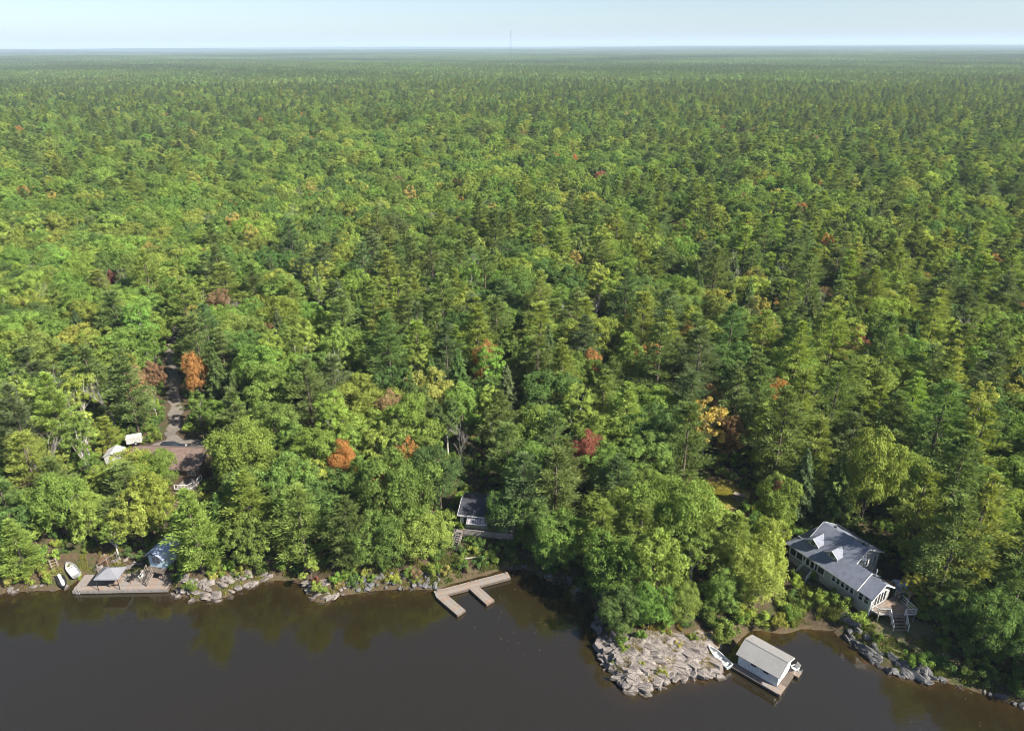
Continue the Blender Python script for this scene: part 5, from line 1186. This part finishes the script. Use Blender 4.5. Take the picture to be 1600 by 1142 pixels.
# the bare granite of the point: terraced bedrock with slabs and boulders on it
def bedrock():
    st = .22; xs = np.arange(9.6, 27.5, st); ys = np.arange(58.8, 69.4, st); X, Y = np.meshgrid(xs, ys); x, y = X.ravel(), Y.ravel(); d = shore_dist(x, y)
    u = x * math.cos(math.radians(-24)) + y * math.sin(math.radians(-24)); v = -x * math.sin(math.radians(-24)) + y * math.cos(math.radians(-24))
    ph = v / 1.05 + .35 * np.sin(u * .55) + .18 * np.sin(u * 1.7 + v); fr = ph - np.floor(ph); stepz = (fr ** .6) * .34 + .08 * wav(x, y, 2.3, 3) + .07 * wav(x, y, 5.5, 1)
    crack = np.clip(1 - np.abs(((u / 2.3 + .4 * np.sin(v * 2)) % 1) - .5) * 12, 0, 1) * .35
    edge = sm(d, -.3, 1.0); mask = sm(68.6 - y + .5 * wav(x, y, .8), 0, 1.6) * sm(27 - x, 0, 1.5)
    mask = mask * sm(np.hypot(x - 25.55, y - 64.7), 1.2, 2.6)
    Z = np.where(d > -.35, np.maximum(ground_z(x, y), -.3) + (.22 + stepz - crack) * edge * mask - .12 * (1 - mask), -.6)
    nx, ny = len(xs), len(ys); i = (np.arange(ny - 1)[:, None] * nx + np.arange(nx - 1)[None]).ravel(); F = np.column_stack([i, i + 1, i + 1 + nx, i + nx]); F = F[(d[F] > -.5).all(axis=1)]
    o = link(bpy.data.objects.new('bedrock', mesh_np('bedrock', np.column_stack([x, y, Z]), F, ROCK))); tag(o, 'pale terraced granite of the rocky point', None, kind='structure')
bedrock()
def slab_mesh(seed):
    """angular ledge: long irregular outline, broken ends, tilted top"""
    rg = np.random.default_rng(seed); n = 8; top = []; bot = []
    for k in range(n):
        a = 2 * math.pi * (k + rg.uniform(-.25, .25)) / n; x, y = math.cos(a), math.sin(a); m_ = max(abs(x), abs(y)); x, y = x / m_ ** .75 * rg.uniform(.82, 1.08), y / m_ ** .75 * rg.uniform(.8, 1.1)
        top.append((x, y, .5 + .34 * y + rg.uniform(-.05, .05))); bot.append((x * 1.1, y * 1.1, -1.0))
    c = (rg.uniform(-.2, .2), rg.uniform(-.2, .2), .55)
    bm = MB(); vs = top + bot + [c]; fs = [(k, (k + 1) % n, 2 * n) for k in range(n)] + [(k, n + k, n + (k + 1) % n, (k + 1) % n) for k in range(n)]; o = bm.add(vs, fs).build('tmp', ROCK); me = o.data; bpy.data.objects.remove(o); return me
SM = [slab_mesh(960 + k) for k in range(9)]
rocks('rock_slabs', 'long pale granite ledges lying across the rocky point', 150, band(11, 26.2, 60, 67.2, .3, 9), SM, (.7, 1.6), (.2, .42), (.22, .42), -24, sink=.0, seed=1, tilt=.13)
rocks('shore_boulders', 'angular boulders round the waterline of the rocky point', 46, band(10.6, 27, 59.5, 68, -.25, .55), RM, (.45, 1.0), (.35, .7), (.4, .75), -24, seed=2)
rocks('cove_boulder', 'dark grey boulders on the cove side of the point', 9, band(10.6, 12.6, 65.5, 73.5, -.2, 1.0), RMG, (.7, 1.25), (.6, .95), (.7, 1.1), 60, seed=3)
rocks('rocky_shore', 'pale boulders below the big pine on the left shore', 62, band(-47.6, -34.6, 75.2, 80.6, -.3, 2.6), RM, (.5, 1.15), (.35, .75), (.3, .65), -18, seed=4)
rocks('rock_spur', 'low pinkish rock spur at the left of the stony bank', 34, band(-29.4, -22.5, 74.8, 78.6, -.25, 2.4), RM, (.45, 1.0), (.3, .65), (.25, .55), 20, seed=5)
rocks('stony_bank', 'dark stones along the bank left of the middle dock', 60, band(-22.5, -10.5, 76.6, 80.2, -.25, 2.2), RMG, (.25, .75), (.2, .5), (.18, .42), 0.0, seed=6)
rocks('rock_bank', 'grey layered rock bank below the grey house lawn', 66, band(42.6, 50.5, 60.6, 70.2, -.2, 1.7), RMG, (.6, 1.35), (.3, .6), (.35, .75), -48, seed=7)
rocks('shore_stones', 'stones along the left waterline by the yellow bushes', 26, band(-76, -62.9, 76.4, 79.2, -.25, .6), RM, (.25, .7), (.2, .45), (.18, .4), 8, seed=8)
rocks('shaded_stones', 'half sunk stones along the dark right bank', 22, band(50.5, 60, 56, 62, -.5, .5), RMG, (.3, .8), (.25, .6), (.2, .5), -25, seed=9)
rocks('cove_stones', 'stones at the head of the dark cove', 16, band(-1, 10, 77.5, 83, -.3, .6), RMG, (.3, .7), (.25, .5), (.2, .45), 0.0, seed=10)
rocks('path_stones', 'flat stones in the grass in front of the grey house', 14, lambda rg: (41.0 + 4.2 * (t := rg.uniform()) + rg.normal(0, .3), 75.4 - 6.2 * t + rg.normal(0, .3)), RMG, (.35, .8), (.25, .45), (.12, .22), -55, seed=12)
rocks('yard_rocks', 'rocks beside the gravel driveway', 8, lambda rg: (-63.2 + rg.normal(0, .8), 124.5 + rg.normal(0, .8)), RM, (.5, 1.0), (.4, .8), (.35, .6), 10, seed=13)
rocks('bank_rocks', 'pale broken rock on the bank above the left dock', 22, lambda rg: (rg.uniform(-62, -54.5), rg.uniform(81.4, 84.2)), RM, (.35, .8), (.25, .5), (.18, .35), 15, seed=14)

# ------------------------------------------------------------------ bushes one can tell apart
BUSH = [(-74.6, 78.6, 1.1, 'yellow-green'), (-72.8, 79.4, 1.2, 'light green'), (-71.4, 78.4, .9, 'golden'), (-70.2, 79.6, 1.1, 'yellow-green'), (-69.0, 78.8, 1.0, 'yellow-green'), (-68.0, 80.2, 1.0, 'light green'), (-67.0, 79.4, .8, 'russet'), (-66.3, 78.8, .9, 'yellow-green'), (-62.9, 80.4, .7, 'yellow-green'), (-73.8, 81.4, 1.4, 'light green'),
        (-71.6, 82.4, 1.4, 'green'), (-69.2, 82.6, 1.2, 'green'), (-42.6, 78.6, .7, 'golden'), (-39.2, 79.8, .8, 'yellow-green'), (-36.4, 80.6, .9, 'green'), (-27.6, 77.2, .8, 'light green'), (-26.4, 76.4, .6, 'light green'), (-24.4, 77.4, .6, 'golden'), (-27.9, 78.2, .6, 'red'), (-23.6, 78.6, .7, 'yellow-green'), (-18.6, 80.2, .9, 'green'), (-14.8, 79.4, .8, 'green'), (-11.6, 79.6, .9, 'yellow-green'), (-9.6, 79.8, .8, 'golden'),
        (13.6, 66.4, .8, 'green'), (13.9, 65.2, .6, 'light green'), (17.9, 62.0, .75, 'yellow-green'), (12.3, 63.8, .5, 'light green'), (15.6, 63.0, .5, 'yellow-green'), (20.6, 65.6, .5, 'golden'), (16.2, 66.8, .7, 'green'), (19.2, 67.6, .8, 'yellow-green'), (22.8, 66.9, .7, 'green'), (26.6, 67.4, 1.2, 'green'), (24.8, 70.4, 1.1, 'green'), (21.4, 69.8, 1.2, 'dark green'), (29.6, 70.4, 1.0, 'light green'),
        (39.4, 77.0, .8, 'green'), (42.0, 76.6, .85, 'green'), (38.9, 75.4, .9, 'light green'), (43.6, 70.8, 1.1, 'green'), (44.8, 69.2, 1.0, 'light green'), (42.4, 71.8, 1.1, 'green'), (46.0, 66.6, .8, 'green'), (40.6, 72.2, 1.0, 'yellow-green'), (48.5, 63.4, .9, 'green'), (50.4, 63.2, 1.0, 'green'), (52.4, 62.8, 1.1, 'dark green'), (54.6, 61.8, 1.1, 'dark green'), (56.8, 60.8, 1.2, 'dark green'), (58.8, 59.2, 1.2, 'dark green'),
        (27.8, 68.4, 1.2, 'green'), (30.4, 70.6, 1.3, 'yellow-green'), (32.6, 70.2, 1.2, 'light green'), (34.8, 69.9, 1.2, 'yellow-green'), (36.6, 70.9, 1.1, 'green'), (26.2, 69.4, 1.3, 'green'), (23.4, 72.4, .9, 'orange'), (24.6, 71.8, .6, 'russet'), (-6.4, 86.2 - .6, .7, 'green'), (-5.0, 84.6, .9, 'dark green'), (-2.6, 84.4, 1.0, 'dark green'), (-.2, 84.2, 1.1, 'dark green'), (-9.8, 86.4, .9, 'green'), (-10.6, 84.2, 1.0, 'dark green'), (5.6, 80.4, 1.0, 'dark green'), (10.2, 77.4, 1.1, 'dark green'), (11.9, 75.2, 1.1, 'dark green'), (-47.8, 80.2, 1.0, 'light green'), (-66.8, 106.4, .9, 'red'), (-33.6, 81.0, 1.0, 'green'), (-31.2, 80.4, .9, 'dark green')]
nb = {}
for x, y, s, c in BUSH:
    L = min(LAND, key=lambda n: math.hypot(x - LAND[n][0], y - LAND[n][1])); nb.setdefault((L, c), []).append((math.hypot(x - LAND[L][0], y - LAND[L][1]), x, y, s))
for (L, c), lst in nb.items():
    for n, (dd, x, y, s) in enumerate(sorted(lst)):
        cm, tm, _, _ = PROTO['shrub'][int(RNG.integers(3))]; e = empty('shrub', (x, y, gz(x, y) - .03), RNG.uniform(0, 6.28)); w = s * RNG.uniform(.85, 1.15); e.scale = (w, w, s * RNG.uniform(.8, 1.1))
        tag(e, f'{c} leafy bush, {ORD[n]}nearest of its colour to {L}', 'bush', 'bushes along the shore'); o = shared(cm, 'foliage', e); o['tint'] = jitter(TINT[c]); shared(tm, 'stem', e)

# ------------------------------------------------------------------ undergrowth, grass, reeds, floating leaves
UC = bpy.data.collections.new('undergrowth_models')
for k, (cm, tm, _, _) in enumerate(PROTO['shrub']): UC.objects.link(bpy.data.objects.new(f'{k}_undergrowth', cm))
n = 15000; x = RNG.uniform(-110, 110, n); y = RNG.uniform(56, 175, n); d = shore_dist(x, y); R_ = near_line(x, y, DRIVE)
ok = (d > .8) & (R_ > 2.2) & (np.abs(x) < .8 * y + 12) & ~((x > 9) & (x < 28) & (y < 68.5))
for kx, ky, kr in [k_ for k_ in KEEP if k_[:2] != (-6, 84)]: ok &= np.hypot(x - kx, y - ky) > kr * (.98 if kr > 3 else .8)
for q in ((-51, 79.5, 2.6), (-57, 79, 4.5), (-61, 79, 3), (-65, 80.5, 3.2), (-8.4, 85, 1.2), (42, 78, 5), (46, 72, 4)): ok &= np.hypot(x - q[0], y - q[1]) > q[2]
ok &= ~((d < 4) & (RNG.uniform(size=n) < .45)); x, y = x[ok], y[ok]; z = ground_z(x, y); n = len(x)
me = bpy.data.meshes.new('undergrowth'); me.from_pydata([tuple(map(float, p)) for p in zip(x, y, z - .05)], [], [])
a = me.attributes.new('model', 'INT', 'POINT'); a.data.foreach_set('value', RNG.integers(0, 3, n).astype(np.int32)); a = me.attributes.new('turn', 'FLOAT', 'POINT'); a.data.foreach_set('value', RNG.uniform(0, 6.28, n).astype(np.float32))
s = RNG.uniform(.35, 1.0, n); a = me.attributes.new('size', 'FLOAT_VECTOR', 'POINT'); a.data.foreach_set('vector', np.column_stack([s, s, s * RNG.uniform(.6, 1.1, n)]).astype(np.float32).ravel())
cols = [TINT[c] for c in ('green', 'dark green', 'light green', 'yellow-green', 'green', 'russet')]; tn = np.array([jitter(cols[int(i)]) + (1,) for i in RNG.choice(6, n, p=(.3, .25, .2, .12, .1, .03))], dtype=np.float32)
a = me.attributes.new('tint', 'FLOAT_COLOR', 'POINT'); a.data.foreach_set('color', tn.ravel())
uo = link(bpy.data.objects.new('undergrowth', me)); mo = uo.modifiers.new('scatter', 'NODES'); mo.node_group = scatter_nodes('undergrowth_scatter', UC); tag(uo, 'low leafy undergrowth beneath the trees', 'undergrowth', kind='stuff')

def blades(name, x, y, h, w, c0, c1, label, lean=.25):
    n = len(x); z = ground_z(x, y); a = RNG.uniform(0, 6.28, n); h = h * RNG.uniform(.6, 1.3, n); dx, dy = np.cos(a) * w, np.sin(a) * w; lx, ly = RNG.normal(0, lean, n) * h, RNG.normal(0, lean, n) * h; zz = np.maximum(z, -.1)
    V = np.stack([np.column_stack([x - dx, y - dy, zz - .03]), np.column_stack([x + dx, y + dy, zz - .03]), np.column_stack([x + dx * .2 + lx, y + dy * .2 + ly, zz + h]), np.column_stack([x - dx * .2 + lx, y - dy * .2 + ly, zz + h])], axis=1).reshape(-1, 3)
    me = mesh_np(name, V, np.arange(4 * n).reshape(-1, 4), FOL, False, {'var': ('FACE', RNG.uniform(.7, 1.3, n))}); o = link(bpy.data.objects.new(name, me)); o['tint'] = c0; tag(o, label, name.split('_')[-1], kind='stuff'); return o
def scatter_band(n, x0, x1, y0, y1, d0, d1, clump=.7, k=0):
    x = RNG.uniform(x0, x1, n); y = RNG.uniform(y0, y1, n); d = shore_dist(x, y); ok = (d > d0) & (d < d1) & (wav(x, y, 1.3, k) + .5 * wav(x, y, 3.1, k + 1) > 1 - 2 * clump); return x[ok], y[ok]
x, y = scatter_band(60000, -76, -10, 74.5, 86, .25, 4.5, .42, 1); ok = ~((x > -63) & (x < -48.5) & (y < 81.2)); blades('bank_grass', x[ok], y[ok], .32, .05, (0.20, 0.21, 0.05), None, 'yellow-green grass tufts on the left banks')
x, y = scatter_band(40000, -12, 10, 78, 90, .3, 9, .6, 6); blades('bank_grass', x, y, .3, .05, (0.13, 0.16, 0.045), None, 'green grass on the shaded bank below the middle cottage')
x, y = scatter_band(26000, 11, 27, 60.5, 69, .5, 9, .36, 2); v_ = -x * math.sin(math.radians(-24)) + y * math.cos(math.radians(-24)); blades('point_grass', x, y, .55, .05, (0.26, 0.22, 0.06), None, 'dry yellow grass in the cracks of the rocky point')
x, y = scatter_band(50000, 36.5, 60, 58, 78, .3, 5.5, .55, 3); ok = np.hypot(x - 42, y - 79) > 4; blades('bank_grass', x[ok], y[ok], .35, .05, (0.15, 0.19, 0.05), None, 'green grass on the banks below the grey house')
x, y = scatter_band(5200, 36.6, 43.4, 69.5, 73.4, .1, 2.6, .6, 4); blades('shore_reeds', x, y, .85, .035, (0.19, 0.22, 0.07), None, 'pale green reeds at the back of the boathouse bay', .15)
x = RNG.normal(33.6, 2.6, 9000); y = RNG.normal(95.6, 2.0, 9000); blades('clearing_grass', x, y, .22, .05, (0.27, 0.26, 0.05), None, 'sunlit grass blades of the clearing')
n = 70; x = np.concatenate([RNG.uniform(-3, 11, 45), RNG.uniform(44, 60, 18), RNG.uniform(-70, 20, 7)]); y = np.concatenate([RNG.uniform(66, 80, 45), RNG.uniform(54, 63, 18), RNG.uniform(66, 76, 7)]); d = shore_dist(x, y); ok = d < -.3; x, y = x[ok], y[ok]; n = len(x)
V, F = leaves(np.column_stack([x, y, np.full(n, .012)]), np.tile([0, 0, 1.], (n, 1)) + .02 * RNG.normal(size=(n, 3)), RNG.uniform(.04, .11, n), RNG.uniform(.03, .08, n), RNG)
o = link(bpy.data.objects.new('floating_leaves', crown_mesh('floating_leaves', V, F, RNG.uniform(.7, 1.4, n)))); o['tint'] = (.16, .14, .08); tag(o, 'fallen leaves floating on the dark water', 'leaves', kind='stuff')

# ------------------------------------------------------------------ the air
def make_haze():
    m, nt, out = new_mat('haze_air'); v = nt.nodes.new('ShaderNodeVolumePrincipled'); v.inputs['Color'].default_value = (.62, .79, 1.0, 1); v.inputs['Density'].default_value = 9e-5; v.inputs['Anisotropy'].default_value = 0.0
    nt.links.new(v.outputs[0], out.inputs['Volume'])
    o = MB().box(-28500, 28500, -3500, 28500, -6, 185).build('haze', m); tag(o, 'thin pale blue haze over the distant forest', 'haze', kind='stuff')
make_haze()
